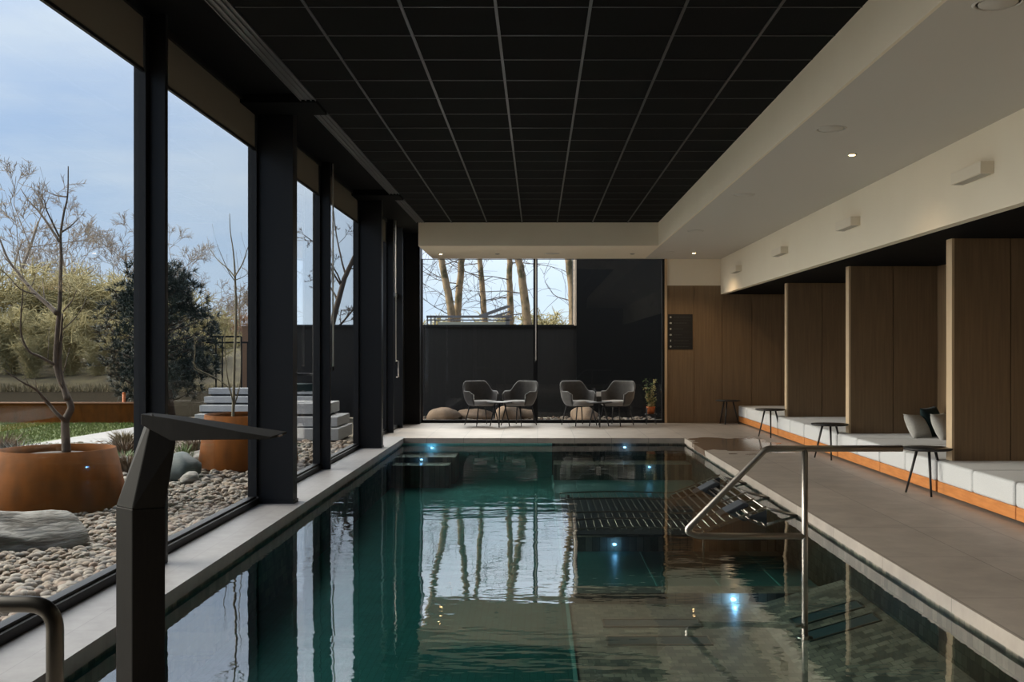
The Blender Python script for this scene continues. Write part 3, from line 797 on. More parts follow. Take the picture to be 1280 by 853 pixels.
# ------------------------------------------------------------------ information board on the oak wall
t = thing('notice_board', 'black notice board with rows of small white symbols on oak wall', 'sign', (2.845, YB - 0.002, 1.818))
MB().box(-0.245, 0.245, -0.014, 0.0, -0.35, 0.35).build('board', M['sign_black'], t, bevel=0.003, seg=1)
rngs = random.Random(8)
for r in range(6):
    z = 0.29 - r * 0.117
    ic = MB()
    n = 14
    if r in (0, 2, 5): ic.prism([(-0.195 + 0.019*math.cos(2*PI*k/n), z + 0.019*math.sin(2*PI*k/n)) for k in range(n)], -0.0165, -0.0145, 'y')
    elif r in (1, 3): ic.prism([(-0.217, z - 0.016), (-0.173, z - 0.016), (-0.173, z + 0.010), (-0.195, z + 0.019), (-0.217, z + 0.010)], -0.0165, -0.0145, 'y')
    else: ic.prism([(-0.205, z - 0.02), (-0.185, z - 0.02), (-0.185, z + 0.02), (-0.205, z + 0.02)], -0.0165, -0.0145, 'y')
    ic.build('symbol', M['sign_white'], t, recalc=True)
    x = -0.13; tx = MB(); end = [0.21, 0.13, 0.05, 0.03, 0.16, 0.17][r]
    while x < end:
        wd = rngs.uniform(0.02, 0.07); tx.box(x, min(x + wd, end), -0.0158, -0.0145, z - 0.008, z + 0.008); x += wd + 0.012
    tx.build('lettering', M['sign_grey'], t)
    if r < 5: MB().box(-0.13, 0.225, -0.0158, -0.0145, z - 0.060, z - 0.056).build('rule', M['sign_grey'], t)

# ------------------------------------------------------------------ wall boxes (sconces) on the white wall
scl = [(8.34, 'nearest the camera on the upper white wall'), (11.80, 'second nearest on the upper white wall'),
       (15.20, 'third nearest on the upper white wall'), (18.65, 'farthest on the upper white wall')]
sc0 = None
for i, (y, lb) in enumerate(scl):
    if sc0 is None:
        t = thing('wall_light', '', 'wall light', (XR, y, 2.915))
        mb = MB(); mb.box(-0.11, 0.0, 0, 0.60, -0.05, 0.05)
        mb.build('housing', M['lamp_white'], t, bevel=0.003, seg=1)
        MB().box(-0.095, -0.015, 0.02, 0.58, -0.053, -0.0495).build('diffuser', mat('diffuser_grey', (0.45, 0.42, 0.36), 0.6), t)
        sc0 = t
    else:
        t = copy_tree(sc0); t.location = (XR, y, 2.915)
    t['label'] = 'white box wall light ' + lb; t['group'] = 'white box wall lights'

# ceiling speakers / valves and downlights
spk = None
for i, (y, lb) in enumerate([(5.46, 'cut by the top right picture edge'), (8.57, 'beside the lit downlight'), (12.2, 'beyond the lit downlight'), (15.9, 'second farthest in the pale soffit'), (19.3, 'farthest in the pale soffit')]):
    if spk is None:
        t = thing('ceiling_vent', '', 'ceiling vent', (2.41, y, 3.27))
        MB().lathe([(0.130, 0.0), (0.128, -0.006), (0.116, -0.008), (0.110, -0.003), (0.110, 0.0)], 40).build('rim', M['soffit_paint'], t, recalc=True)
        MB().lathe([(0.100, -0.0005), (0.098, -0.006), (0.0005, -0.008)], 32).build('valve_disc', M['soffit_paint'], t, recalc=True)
        spk = t
    else:
        t = copy_tree(spk); t.location = (2.41, y, 3.27)
    t['label'] = 'round white ceiling vent ' + lb; t['group'] = 'round ceiling vents in the right soffit'
t = copy_tree(spk); t.location = (0.27, 19.6, 3.27); t.scale = (1.1, 1.1, 1)
t['label'] = 'round white ceiling vent under the far white beam'; t['group'] = 'round ceiling vents in the right soffit'

def downlight(loc, label, lit, power=0):
    t = thing('downlight', label, 'downlight', loc)
    MB().lathe([(0.045, 0.0), (0.045, -0.006), (0.034, -0.008), (0.028, -0.001), (0.028, 0.0)], 24).build('trim_ring', M['white_plastic'] if lit else M['grey_plastic'], t, recalc=True)
    MB().lathe([(0.0275, -0.0005), (0.026, -0.010), (0.0005, -0.012)], 20).build('lamp', M['lamp_on'] if lit else M['sign_black'], t, recalc=True)
    if lit and power:
        ld = bpy.data.lights.new('downlight_beam', 'SPOT'); ld.energy = power; ld.color = (1.0, 0.72, 0.42)
        ld.spot_size = 2.2; ld.spot_blend = 0.6; ld.shadow_soft_size = 0.03
        lo = bpy.data.objects.new('downlight_beam', ld); lo.location = (0, 0, -0.02); lo.parent = t; C.objects.link(lo)
    return t
downlight((2.92, 9.69, 3.27), 'lit warm downlight in the pale right soffit', True, 10)
downlight((-1.83, 19.7, 3.27), 'lit warm downlight under the beam at the far left window', True, 12)
downlight((2.92, 19.5, 3.27), 'added warm downlight in the pale soffit washing the far oak wall', True, 50)  # extra lamp, added to brighten the oak wall
downlight((-0.76, 19.7, 3.27), 'unlit downlight under the far beam, left half', False)
downlight((1.79, 19.7, 3.27), 'unlit downlight under the far beam, right half', False)

# ------------------------------------------------------------------ pool fittings
for (x, y, z, lb, big) in [(0.79, 10.71, -0.545, 'underwater light below the near edge of the metal lounger', 1),
                      (1.60, 8.515, -0.587, 'brightest underwater light in front of the right handrail', 1),
                      (1.78, 16.6, -0.41, 'underwater light on the far right bench step', 1),
                      (1.44, PY1 + 0.03, -0.155, 'underwater light at the far pool edge, right', 1),
                      (-1.75, PY1 + 0.03, -0.165, 'underwater light above the far left corner steps', 1),
                      (-1.83, 16.45, -0.275, 'underwater light between the far left corner steps', 1)]:
    t = thing('pool_light', lb, 'pool light', (x, y, z), 0, 'small blue-white underwater lights')
    s_ = 0.019
    mb = MB(); n = 20
    mb.prism([(s_*math.cos(2*PI*k/n), s_*0.62*math.sin(2*PI*k/n)) for k in range(n)], -0.006, -0.001, 'y'); mb.build('lens', M['pool_led'], t, recalc=True)
    mb = MB()
    ld = bpy.data.lights.new('led', 'POINT'); ld.energy = 1.6 if y == 8.515 else 0.4; ld.color = (0.25, 0.55, 1.0); ld.shadow_soft_size = 0.004
    lo = bpy.data.objects.new('led', ld); lo.location = (0, -0.06, 0); lo.parent = t; C.objects.link(lo)
    mb.prism([(s_*1.35*math.cos(2*PI*k/n), s_*0.92*math.sin(2*PI*k/n)) for k in range(n)], -0.003, 0.0, 'y'); mb.build('bezel', M['steel'], t, recalc=True)
t = thing('pool_light', 'unlit underwater light at the foot of the handrail post', 'pool light', (2.06, 8.515, -0.585))
MB().prism([(0.036*math.cos(2*PI*k/20), 0.022*math.sin(2*PI*k/20)) for k in range(20)], -0.006, -0.001, 'y').build('lens', M['table_black'], t, recalc=True)
MB().prism([(0.05*math.cos(2*PI*k/20), 0.034*math.sin(2*PI*k/20)) for k in range(20)], -0.003, 0.0, 'y').build('bezel', M['steel'], t, recalc=True)

# air grates
def grate(label, p0, ux, uy, L_, W_):
    """flat perforated grate; p0 corner, ux along length, uy along width"""
    o = thing('air_grate', label, 'grate', p0)
    ux = Vector(ux).normalized(); uy = Vector(uy).normalized(); n_ = ux.cross(uy)
    def slab(mb, a, b, c, d, h0, h1):
        v = []
        for h in (h0, h1):
            for (s_, q) in ((a, c), (b, c), (b, d), (a, d)): v.append(ux*s_ + uy*q + n_*h)
        mb.add(v, [(0,3,2,1),(4,5,6,7),(0,1,5,4),(1,2,6,5),(2,3,7,6),(3,0,4,7)])
    mb = MB(); slab(mb, 0, L_, 0, W_, 0.0005, 0.006); mb.build('plate', M['pool_grate'], o)
    mb = MB()
    slab(mb, 0, L_, 0, 0.012, 0.006, 0.012); slab(mb, 0, L_, W_-0.012, W_, 0.006, 0.012)
    slab(mb, 0, 0.012, 0.012, W_-0.012, 0.006, 0.012); slab(mb, L_-0.012, L_, 0.012, W_-0.012, 0.006, 0.012)
    mb.build('rim', M['steel'], o)
    return o
grate('flat air grate set in the near pool ledge, farther of the two', (0.49, 7.78, LZ), (1, 0, 0), (0, 1, 0), 0.74, 0.22)
grate('flat air grate set in the near pool ledge, nearer of the two', (0.49, 7.30, LZ), (1, 0, 0), (0, 1, 0), 0.74, 0.22)
sl = Vector((0.75, 0, 0.22))
grate('sloping blue-lit air grate by the handrail, farther of the two', (1.88, 7.58, -0.567), sl, (0, 1, 0), 0.52, 0.21)
grate('sloping blue-lit air grate by the handrail, nearer of the two', (1.88, 7.20, -0.567), sl, (0, 1, 0), 0.52, 0.21)

# underwater metal lounger: slatted bed rising to a headrest with two black neck pads
t = thing('massage_lounger', 'slatted steel lounger half under water with two raised black headrests', 'pool lounger', (0, 0, 0))
LX0, LXK, LX1 = 0.26, 1.56, 2.14
LY0, LY1 = 9.75, 12.25
def bed_z(x):
    if x < LXK: return -0.245 + 0.02 * math.sin((x - LX0) / (LXK - LX0) * PI)
    f = (x - LXK) / (LX1 - LXK); return -0.245 + 0.20 * f + 0.015 * f * f
x = LX0; k = 0
while x < LX1 + 0.01:
    if True:
        z = bed_z(x)
        MB().tube([(x, LY0, z), (x, LY1, z)], 0.0065 if x < LXK else 0.009, 8).build('slat', M['lounger_steel'] if x < LXK else M['steel'], t)
    x += 0.072; k += 1
for y in (LY0 + 0.01, LY0 + 0.55, LY0 + 0.98, LY1 - 0.55, LY1 - 0.01):
    pts = [(LX0 + (LX1 - LX0)*q/24, y, bed_z(LX0 + (LX1 - LX0)*q/24) + 0.016) for q in range(25)]
    MB().tube(pts, 0.008, 8).build('side_rail', M['steel'], t)
for y in (LY0 + 0.05, (LY0+LY1)/2, LY1 - 0.05):
    for xx in (LX0 + 0.1, LXK):
        MB().tube([(xx, y, bed_z(xx)), (xx, y, LZ if not (10.71 < y < 11.28) else -0.47)], 0.014, 8).build('leg', M['lounger_steel'], t)
    MB().tube([(LX1, y, bed_z(LX1)), (PX1 + 0.02, y, bed_z(LX1) - 0.08)], 0.014, 8).build('wall_bracket', M['steel'], t)
for yc in (10.17, 11.75):
    mb = MB(); xa, xb = 1.76, 2.03
    mb.prism([(xa, bed_z(xa) + 0.012), (xb, bed_z(xb) + 0.012), (xb + 0.004, bed_z(xb) + 0.045), (xb - 0.05, bed_z(xb) + 0.052), (xa, bed_z(xa) + 0.036)], yc - 0.13, yc + 0.13, 'y')
    mb.build('headrest', M['headrest'], t, bevel=0.010, seg=2)
MB().box(LX0, LX1, LY0 + 0.02, LY1 - 0.02, -0.285, -0.275).build('tray', M['headrest'], t)['label'] = 'dark tray under the slats'

for ya, yb in ((LY0 - 0.012, LY0 + 0.0), (LY1 + 0.0, LY1 + 0.012)):
    MB().prism([(LXK, -0.33), (LX1, -0.33), (LX1, bed_z(LX1) - 0.012), (LXK, bed_z(LXK) - 0.012)], ya, yb, 'y').build('side_plate', M['headrest'], t, recalc=True)

# stainless handrail in the pool, right
def fillet(pts, r, n=6):
    out = [Vector(pts[0])]
    for i in range(1, len(pts) - 1):
        p, a, b = Vector(pts[i]), Vector(pts[i-1]), Vector(pts[i+1])
        da, db = (a - p).normalized(), (b - p).normalized()
        q0, q1 = p + da*r, p + db*r
        for k in range(n + 1):
            s_ = k / n; out.append(q0*(1-s_)**2 + p*2*s_*(1-s_) + q1*s_*s_)
    out.append(Vector(pts[-1])); return out
Yh = 7.05
t = thing('handrail', 'bent stainless steel handrail standing in the pool on the right', 'handrail', (P(1006, 727, Yh).x, Yh, -0.5))
off = Vector(t.location)
def HP(x, y): return P(x, y, Yh) - off
MB().tube(fillet([HP(1128, 561), HP(958, 561), HP(857, 664), HP(872, 670.5), HP(1006, 670.5)], 0.035), 0.0215, 14).build('rail', M['steel'], t)
MB().tube([HP(1006, 561), Vector((0, 0, 0.0))], 0.0215, 14).build('post', M['steel'], t)
MB().lathe([(0.055, -0.0), (0.055, 0.012), (0.03, 0.02), (0.0005, 0.02)], 24).build('foot_plate', M['steel'], t, recalc=True)

# stainless tube handrail at lower left
t = thing('grab_rail', 'thick steel tube rail bending down in the lower left corner', 'handrail', (-1.235, 2.67, 0))
MB().tube(fillet([(-1.1, 0, 0.80), (0, 0, 0.80), (0, 0, 0)], 0.07, 10), 0.0215, 16).build('rail', mat('dark_steel', (0.13, 0.122, 0.11), 0.35, 1.0), t)
MB().tube([(-1.1, 0, 0.82), (-1.1, 0, 0)], 0.0215, 14).build('post', bpy.data.materials['dark_steel'], t)
for x in (0, -1.1): MB().lathe([(0.05, 0.0), (0.05, 0.008), (0.03, 0.012), (0.0005, 0.012)], 20, cx=x).build('floor_flange', M['steel'], t, recalc=True)

# angular bronze swan-neck spout at the near left pool edge
Yn = 4.22
t = thing('water_spout', 'angular dark bronze swan-neck water spout in the left foreground', 'water spout', (P(175, 700, Yn).x, Yn, 0))
off = Vector(t.location)
def NP(x, y, dy=0.0): return P(x, y, Yn + dy) - off
# rectangular section loops (near-left, near-right, far-right, far-left) along the neck
def loops(name, secs, m):
    mb = MB(); vs = [p for s_ in secs for p in s_]; fs = []
    n = 4
    for i in range(len(secs) - 1):
        for k in range(n): fs.append((i*n+k, i*n+(k+1) % n, (i+1)*n+(k+1) % n, (i+1)*n+k))
    fs.append((3, 2, 1, 0)); o = (len(secs)-1)*n; fs.append((o, o+1, o+2, o+3))
    mb.add(vs, fs); return mb.build(name, m, t, bevel=0.003, seg=1)
hw = 0.095
def sec(cx, z, w, dpt, tilt=0.0, skew=0.0):
    # diamond-turned post section: corner edge faces the camera
    return [Vector((cx - w, 0.02 + skew, z)), Vector((cx - 0.005, -dpt, z)), Vector((cx + w, -0.01 + skew, z)), Vector((cx + 0.0, dpt + 0.05, z))]
base_z = 0.0
loops('post', [sec(0, 0.0, 0.106, 0.07), sec(0, NP(0, 634).z, 0.106, 0.07)], M['bronze'])
zk = NP(0, 634).z; zt = NP(0, 516).z
def pz(y): return NP(0, y).z
def pxx(x): return NP(x, 0).x
neck0 = sec(0, zk, 0.106, 0.07)
neck1 = [Vector((pxx(182), 0.03, pz(518))), Vector((pxx(196), -0.05, pz(516.5))), Vector((pxx(224), -0.04, pz(552))), Vector((pxx(213), 0.06, pz(540)))]
loops('neck', [neck0, neck1], M['bronze'])
# the flat spout, wide in depth and thinning to a lip
sp_ = MB()
xs = [(182, 517, 552, 0.05), (222, 522, 549.5, 0.075), (270, 530, 547.5, 0.10), (310, 537, 546.5, 0.12), (349, 543, 546.0, 0.13)]
vs = []
for (x, yt, yb, hd) in xs:
    yb2 = yb
    if x == 182: yb2 = 530
    vs += [NP(x, yb2) + Vector((0, -hd, 0)), NP(x, yt) + Vector((0, -hd, 0)), NP(x, yt) + Vector((0, hd, 0)), NP(x, yb2) + Vector((0, hd, 0))]
fs = []
for i in range(len(xs) - 1):
    for k in range(4): fs.append((i*4+k, i*4+(k+1) % 4, (i+1)*4+(k+1) % 4, (i+1)*4+k))
o_ = (len(xs)-1)*4
fs += [(3, 2, 1, 0), (o_, o_+1, o_+2, o_+3)]
sp_.add(vs, fs); sp_.build('spout', M['bronze'], t, bevel=0.002, seg=1)
MB().box(pxx(347), pxx(351), -0.03, 0.03, pz(545.8), pz(543.8)).build('nozzle_lip', M['steel'], t)
MB().box(-0.14, 0.14, -0.14, 0.14, 0, 0.008).build('base_plate', M['bronze'], t)

# ------------------------------------------------------------------ outside
G = -0.05      # ground level of the garden
struct(MB().box(-60, XL - 0.15, -10, 200, G - 0.3, G - 0.035).build('ground', M['earth']))
struct(MB().box(XL - 0.15, 60, YB + 0.1, 200, G - 0.3, G - 0.035).build('ground.002', M['earth']))
struct(MB().box(-7.6, XL - 0.13, 3.0, 17.0, G - 0.03, G - 0.012).build('garden_bed', M['gravel_bed']))
struct(MB().box(XL - 0.13, 2.6, YB + 0.1, 23.2, G - 0.03, G - 0.012).build('garden_bed.001', M['gravel_bed']))

# gravel
def gravel():
    rg = random.Random(3)
    bm = bmesh.new(); bmesh.ops.create_icosphere(bm, subdivisions=2, radius=1.0)
    bv = [v.co.copy() for v in bm.verts]; bf = [tuple(v.index for v in f.verts) for f in bm.faces]; bm.free()
    bm = bmesh.new(); bmesh.ops.create_icosphere(bm, subdivisions=1, radius=1.0)
    cv = [v.co.copy() for v in bm.verts]; cf = [tuple(v.index for v in f.verts) for f in bm.faces]; bm.free()
    mb = MB()
    def put(x, y, r, z, hi):
        rot = Matrix.Rotation(rg.uniform(0, 2*PI), 3, 'Z') @ Matrix.Rotation(rg.uniform(-.4, .4), 3, 'X')
        sx, sy, sz = r*rg.uniform(.9, 1.5), r*rg.uniform(.7, 1.1), r*rg.uniform(.45, .75)
        c = Vector((x, y, z))
        mb.add([rot @ Vector((v.x*sx, v.y*sy, v.z*sz)) + c for v in (bv if hi else cv)], bf if hi else cf, True)
    n = 0
    while n < 7600:
        y = rg.uniform(5.0, 11.5)
        x = XL - 0.17 - rg.random() ** 1.1 * (0.45 * y - 0.3)
        put(x, y, rg.uniform(.018, .042), G + rg.uniform(-.012, .018), y < 9.5); n += 1
    n = 0
    while n < 2600:
        y = rg.uniform(11.0, 17.0); x = XL - 0.17 - rg.random() * 4.6
        put(x, y, rg.uniform(.03, .065), G + rg.uniform(-.012, .018), False); n += 1
    for n in range(500):
        put(rg.uniform(-2.6, 2.5), rg.uniform(YB + 0.25, 23.1), rg.uniform(.03, .07), G + rg.uniform(0, .02), False)
    o = mb.build('gravel', M['pebble'])
    return tag(o, 'rounded pebbles in buff, grey and brown outside the glass', 'gravel', kind='stuff')
gravel()

def rock(name, label, cat, loc, dims, m, seed, rz=0.0, sub=4, rough=0.18, group=None):
    bm = bmesh.new(); bmesh.ops.create_icosphere(bm, subdivisions=sub, radius=1.0)
    off = Vector((seed*3.1, seed*1.7, seed*0.9))
    for v in bm.verts:
        n1 = mnoise.noise(v.co*1.1 + off); n2 = mnoise.noise(v.co*3.0 + off)
        v.co *= 1 + rough*n1*1.6 + rough*0.35*n2
        v.co.x *= dims[0]; v.co.y *= dims[1]; v.co.z *= dims[2]
    me = bpy.data.meshes.new(name); bm.to_mesh(me); bm.free()
    me.polygons.foreach_set('use_smooth', [True]*len(me.polygons))
    me.materials.append(m)
    o = bpy.data.objects.new(name, me); o.location = loc; o.rotation_euler = (0, 0, rz); C.objects.link(o)
    return tag(o, label, cat, group)
rock('boulder', 'large grey-brown boulder in front of the near rust planter', 'boulder', (-4.12, 7.95, 0.0), (0.55, 0.36, 0.25), M['rock'], 2, 0.1, rough=0.26)
rock('boulder', 'dark teal-grey rock to the left of the second planter', 'boulder', (-4.15, 12.2, 0.06), (0.21, 0.25, 0.20), M['dark_rock'], 7, 0.4, sub=3)
for k, (x, y, d_, lb) in enumerate([(-4.35, 13.6, (0.28, 0.22, 0.13), 'pale flat rock behind the bronze spout'), (-5.35, 13.3, (0.30, 0.2, 0.10), 'pale rock behind the near planter'),
                     (-3.9, 11.7, (0.12, 0.10, 0.09), 'small pale rock in front of the dark teal rock')]):
    rock('boulder', lb, 'boulder', (x, y, G + d_[2]*0.5), d_, M['rock'], 11 + k, k, sub=3)
# boulders under the far window
for k, (x, y, d_, lb) in enumerate([(-1.98, 22.2, (0.36, 0.3, 0.20), 'sand-coloured boulder outside the far window, leftmost'), (-1.35, 22.5, (0.42, 0.26, 0.17), 'flat sand boulder behind the left armchair'),
                     (-0.62, 22.3, (0.40, 0.28, 0.22), 'rounded sand boulder behind the left round table'), (0.98, 22.2, (0.42, 0.25, 0.21), 'squarish sand boulder behind the right armchairs'),
                     (-0.25, 22.6, (0.26, 0.22, 0.16), 'small sand boulder behind the far mullion')]):
    rock('boulder', lb, 'boulder', (x, y, G + d_[2]*0.45), d_, M['sand_rock'], 21 + k, k*0.7, sub=3, group=None)

# planters
def planter(label, loc, r0, r1, h, tilt=0.0):
    t = thing('planter', label, 'planter', loc)
    n = 56
    prof = [(r0*0.985, 0.0), (r0, 0.02), (r1, h), (r1 - 0.012, h), (r1 - 0.03, h - 0.10), (0.001, h - 0.07)]
    MB().lathe(prof[:5] + [(r0*0.9, 0.05)], n).build('pot', M['corten'], t, recalc=True)
    s_ = MB().lathe([(r1 - 0.012 + (r0-r1)*0.12, h - 0.12), (r1 - 0.02, h - 0.085), (r1*0.5, h - 0.05), (0.001, h - 0.03)], n)
    s_.build('soil', M['soil'], t, recalc=True)
    return t
planter('large rust-coloured steel planter nearest the camera, behind the boulder', (-4.60, 10.0, G), 0.64, 0.52, 0.56)
planter('rust-coloured steel planter seen beneath the bronze spout', (-3.72, 13.45, G), 0.63, 0.55, 0.68)

def trace_tree(name, label, loc, m, branches, Y, rngseed, shadow_depth=0.35):
    """branches: (points in the photo, r0, r1, depth drift)"""
    t = thing(name, label, 'tree', loc)
    rg = random.Random(rngseed)
    trunk = MB(); br = MB()
    for i, (pts, r0, r1, dr) in enumerate(branches):
        n = len(pts); out = []
        for k, (x, y) in enumerate(pts):
            f = k / max(1, n-1); out.append(P(x, y, Y + dr * f) - Vector(loc))
        # resample for smoothness
        sm = []
        for k in range(n-1):
            p0 = out[max(0, k-1)]; p1 = out[k]; p2 = out[k+1]; p3 = out[min(n-1, k+2)]
            for q in range(4):
                u = q/4
                sm.append(0.5*((2*p1) + (p2-p0)*u + (2*p0-5*p1+4*p2-p3)*u*u + (3*p1-p0-3*p2+p3)*u**3))
        sm.append(out[-1])
        rr = [r0 + (r1-r0)*k/(len(sm)-1) for k in range(len(sm))]
        (trunk if i == 0 else br).tube(sm, rr, 8)
        if i > 0:
            for k in range(2, len(sm)-1, 3):
                d = (sm[k+1]-sm[k]).normalized(); a = Vector((rg.uniform(-1, 1), rg.uniform(-1, 1), rg.uniform(-.2, 1)))
                d2 = (d*1.0 + a*0.8).normalized(); L_ = rg.uniform(.10, .30)
                br.tube([sm[k], sm[k]+d2*L_*.5, sm[k]+d2*L_+Vector((0, 0, L_*.15))], [rr[k]*.35, rr[k]*.25, 0.0015], 4)
    trunk.build('trunk', m, t); br.build('branches', m, t)
    return t
B1 = [
 ([(83, 566), (82, 545), (81.6, 527), (86, 517), (88.6, 508), (81.6, 490), (73.5, 470), (69.7, 451), (71.7, 415), (74.5, 383), (75.7, 347), (76.5, 319), (75.7, 295), (79.7, 267), (84.5, 245), (85.3, 208)], 0.045, 0.005, 0.1),
 ([(81.6, 527), (71, 517), (56, 499), (43, 486), (28, 478), (4, 462)], 0.022, 0.004, -0.5),
 ([(84, 500), (78, 478), (75, 455), (76.5, 420), (78, 392)], 0.030, 0.008, 0.12),
 ([(71, 392), (60, 381), (45, 368), (36, 358), (24, 343), (10, 324), (0, 300), (-8, 285)], 0.024, 0.006, 0.6),
 ([(68, 456), (50, 446), (36, 439), (27, 420), (26, 400), (28, 375), (29, 355)], 0.014, 0.004, -0.4),
 ([(74, 302), (60, 280), (48, 264), (35, 250), (26, 236)], 0.014, 0.003, 0.4),
 ([(74, 296), (64, 275), (58, 262), (55, 249)], 0.010, 0.003, -0.3),
 ([(84, 246), (72, 245), (60, 240), (54, 237)], 0.007, 0.002, 0.2),
 ([(79, 389), (90, 376), (96, 362)], 0.008, 0.003, -0.3),
 ([(76, 291), (88, 283), (96, 275), (99, 271)], 0.010, 0.003, 0.3),
 ([(78, 412), (92, 400), (104, 383), (108, 370)], 0.006, 0.002, 0.3),
 ([(36, 358), (20, 345), (6, 338)], 0.008, 0.003, 0.3),
 ([(45, 368), (26, 362), (10, 345), (-3, 335)], 0.007, 0.003, -0.3),
]
trace_tree('garden_tree', 'bare crooked young tree growing in the near rust planter', (P(83, 566, 10.0).x, 10.0, 0.44), M['bark'], B1, 10.0, 3)
B2 = [
 ([(291, 524), (292, 500), (293, 450), (295, 400), (294, 350), (293, 330), (291, 310), (288, 290), (287, 267)], 0.022, 0.004, 0.1),
 ([(294, 347), (284, 335), (272, 325), (258, 305)], 0.010, 0.003, 0.3),
 ([(294, 345), (303, 330), (308, 315), (314, 298)], 0.010, 0.003, -0.3),
 ([(294, 352), (286, 340), (278, 322), (271, 305)], 0.007, 0.002, -0.2),
 ([(295, 350), (306, 345), (316, 335)], 0.006, 0.002, 0.2),
 ([(292, 510), (300, 480), (301, 440), (299, 400), (301, 360)], 0.010, 0.003, 0.25),
 ([(292, 505), (284, 470), (281, 430), (281, 410)], 0.010, 0.003, -0.25),
 ([(288, 486), (272, 474), (256, 466), (243, 458), (244, 440), (243, 420)], 0.008, 0.003, -0.4),
]
trace_tree('garden_tree', 'slender upright sapling growing in the second rust planter', (P(291, 524, 13.45).x, 13.45, 0.55), M['young_bark'], B2, 13.45, 9)

# pine
def pine():
    rg = random.Random(21)
    base = Vector((-8.62, 23.45, G))
    t = thing('pine_tree', 'dark bushy pine tree on the gravel beyond the planters', 'tree', base)
    tr = MB(); tr.tube([(0.35, 0, 0), (0.25, 0, 0.7), (0.05, 0.05, 1.6), (0.0, 0, 2.6), (0.0, 0, 3.2)], [0.11, 0.10, 0.075, 0.045, 0.02], 8)
    fo = MB(); brn = MB()
    tips = []
    for k in range(230):
        z = 0.35 + 2.75 * rg.random() ** 1.05
        f = (z - 0.5) / 2.9
        rmax = 1.42 * (1 - f) ** 0.55 * (0.62 + 0.38*math.sin(min(1, f*3.0) * PI/2))
        a = rg.uniform(0, 2*PI); r = rmax * rg.uniform(0.35, 1.05)
        p = Vector((r*math.cos(a) + 0.12, r*math.sin(a), z + 0.18*r))
        tips.append(p)
        s0 = Vector((0.05, 0, z - 0.15))
        brn.tube([s0, s0.lerp(p, .6) + Vector((0, 0, -.05)), p], [0.018, 0.012, 0.006], 4)
    for p in tips:
        d0 = Vector((p.x, p.y, 0)).normalized() + Vector((0, 0, 0.7))
        for c in range(7):
            q0 = p + Vector((rg.gauss(0, .13), rg.gauss(0, .13), rg.gauss(0, .11)))
            for n_ in range(30):
                d = (d0*0.8 + Vector((rg.gauss(0, 1), rg.gauss(0, 1), rg.gauss(0, 1)))*0.75).normalized()
                L_ = rg.uniform(.09, .15); s_ = d.cross(Vector((rg.gauss(0, 1), rg.gauss(0, 1), 1))).normalized()*0.009
                q = q0 + d*rg.uniform(-.02, .05)
                fo.add([q - s_, q + s_, q + d*L_], [(0, 1, 2)])
    t.scale = (1.066,) * 3
    tr.build('trunk', M['bark'], t); brn.build('branches', M['bark'], t); fo.build('foliage', M['needles'], t)
pine()

# lawn, path, low corten wall, pond, bank
struct(MB().box(-24, -7.0, 16.2, 21.45, G - 0.04, G + 0.0).build('lawn', M['lawn']))
def grass_blades():
    rg = random.Random(4); mb = MB()
    for k in range(16000):
        y = rg.uniform(16.25, 21.4); x = rg.uniform(-11.8, -7.1)
        if -8.3 < x < -6.7 and y > 16.6 and x > -8.2 + (y-16.5)*0.12: continue
        a = rg.uniform(0, PI); w_ = 0.010; h = rg.uniform(.02, .05); dx, dy = math.cos(a)*w_, math.sin(a)*w_
        mb.add([(x-dx, y-dy, G), (x+dx, y+dy, G), (x + rg.gauss(0, .015), y + rg.gauss(0, .015), G + h)], [(0, 1, 2)])
    return tag(mb.build('grass', M['grass']), 'short green lawn grass in front of the rust-coloured wall', 'grass', kind='stuff')
grass_blades()
path = MB().prism([(-8.0, 16.0), (-6.9, 16.0), (-6.6, 20.6), (-7.75, 20.6)], G - 0.02, G + 0.02, 'z')
struct(path.build('path', mat('path_stone', (0.26, 0.255, 0.25), 0.85), recalc=True))
t = thing('garden_wall', 'low rust-coloured steel wall across the end of the lawn', 'garden wall', (-14, 21.5, G))
MB().box(-12, 6.3, 0, 0.06, 0, 0.40).build('panel', M['corten'], t)
MB().box(-12, 6.3, -0.03, 0.09, 0.40, 0.425).build('coping', mat('corten_cap', (0.25, 0.11, 0.05), 0.7), t)
t = thing('marker_post', 'short orange post standing behind the low rust wall', 'post', (-8.96, 22.6, G))
MB().tube([(0, 0, 0), (0, 0, 0.55)], 0.035, 10).build('shaft', M['terracotta'], t); MB().lathe([(0.036, 0.55), (0.03, 0.585), (0.0005, 0.59)], 10).build('cap', M['terracotta'], t)
struct(MB().box(-60, -3.0, 24.0, 40.0, -0.09, -0.075).build('pond', M['pond']))

def hill(name, x0, x1, y0, depth, h, seed, m, nx=60, ny=10):
    vs, fs = [], []
    for j in range(ny + 1):
        for i in range(nx + 1):
            x = x0 + (x1-x0)*i/nx; f = j/ny; y = y0 + depth*f
            z = -0.1 + h * (f ** 0.55) * (0.8 + 0.45*mnoise.noise(Vector((x*0.13, seed, f*1.5)))) + 0.35*mnoise.noise(Vector((x*0.7, y*0.7, seed))) * f
            vs.append((x, y, z))
    for j in range(ny):
        for i in range(nx):
            fs.append((j*(nx+1)+i, j*(nx+1)+i+1, (j+1)*(nx+1)+i+1, (j+1)*(nx+1)+i))
    mb = MB(); mb.add(vs, fs, True); return struct(mb.build(name, m))
hill('bank', -60, -10, 38.4, 16.0, 2.8, 3.0, M['bank'])
hill('hill', -70, 60, 95.0, 40.0, 4.8, 8.0, M['far_bank'])

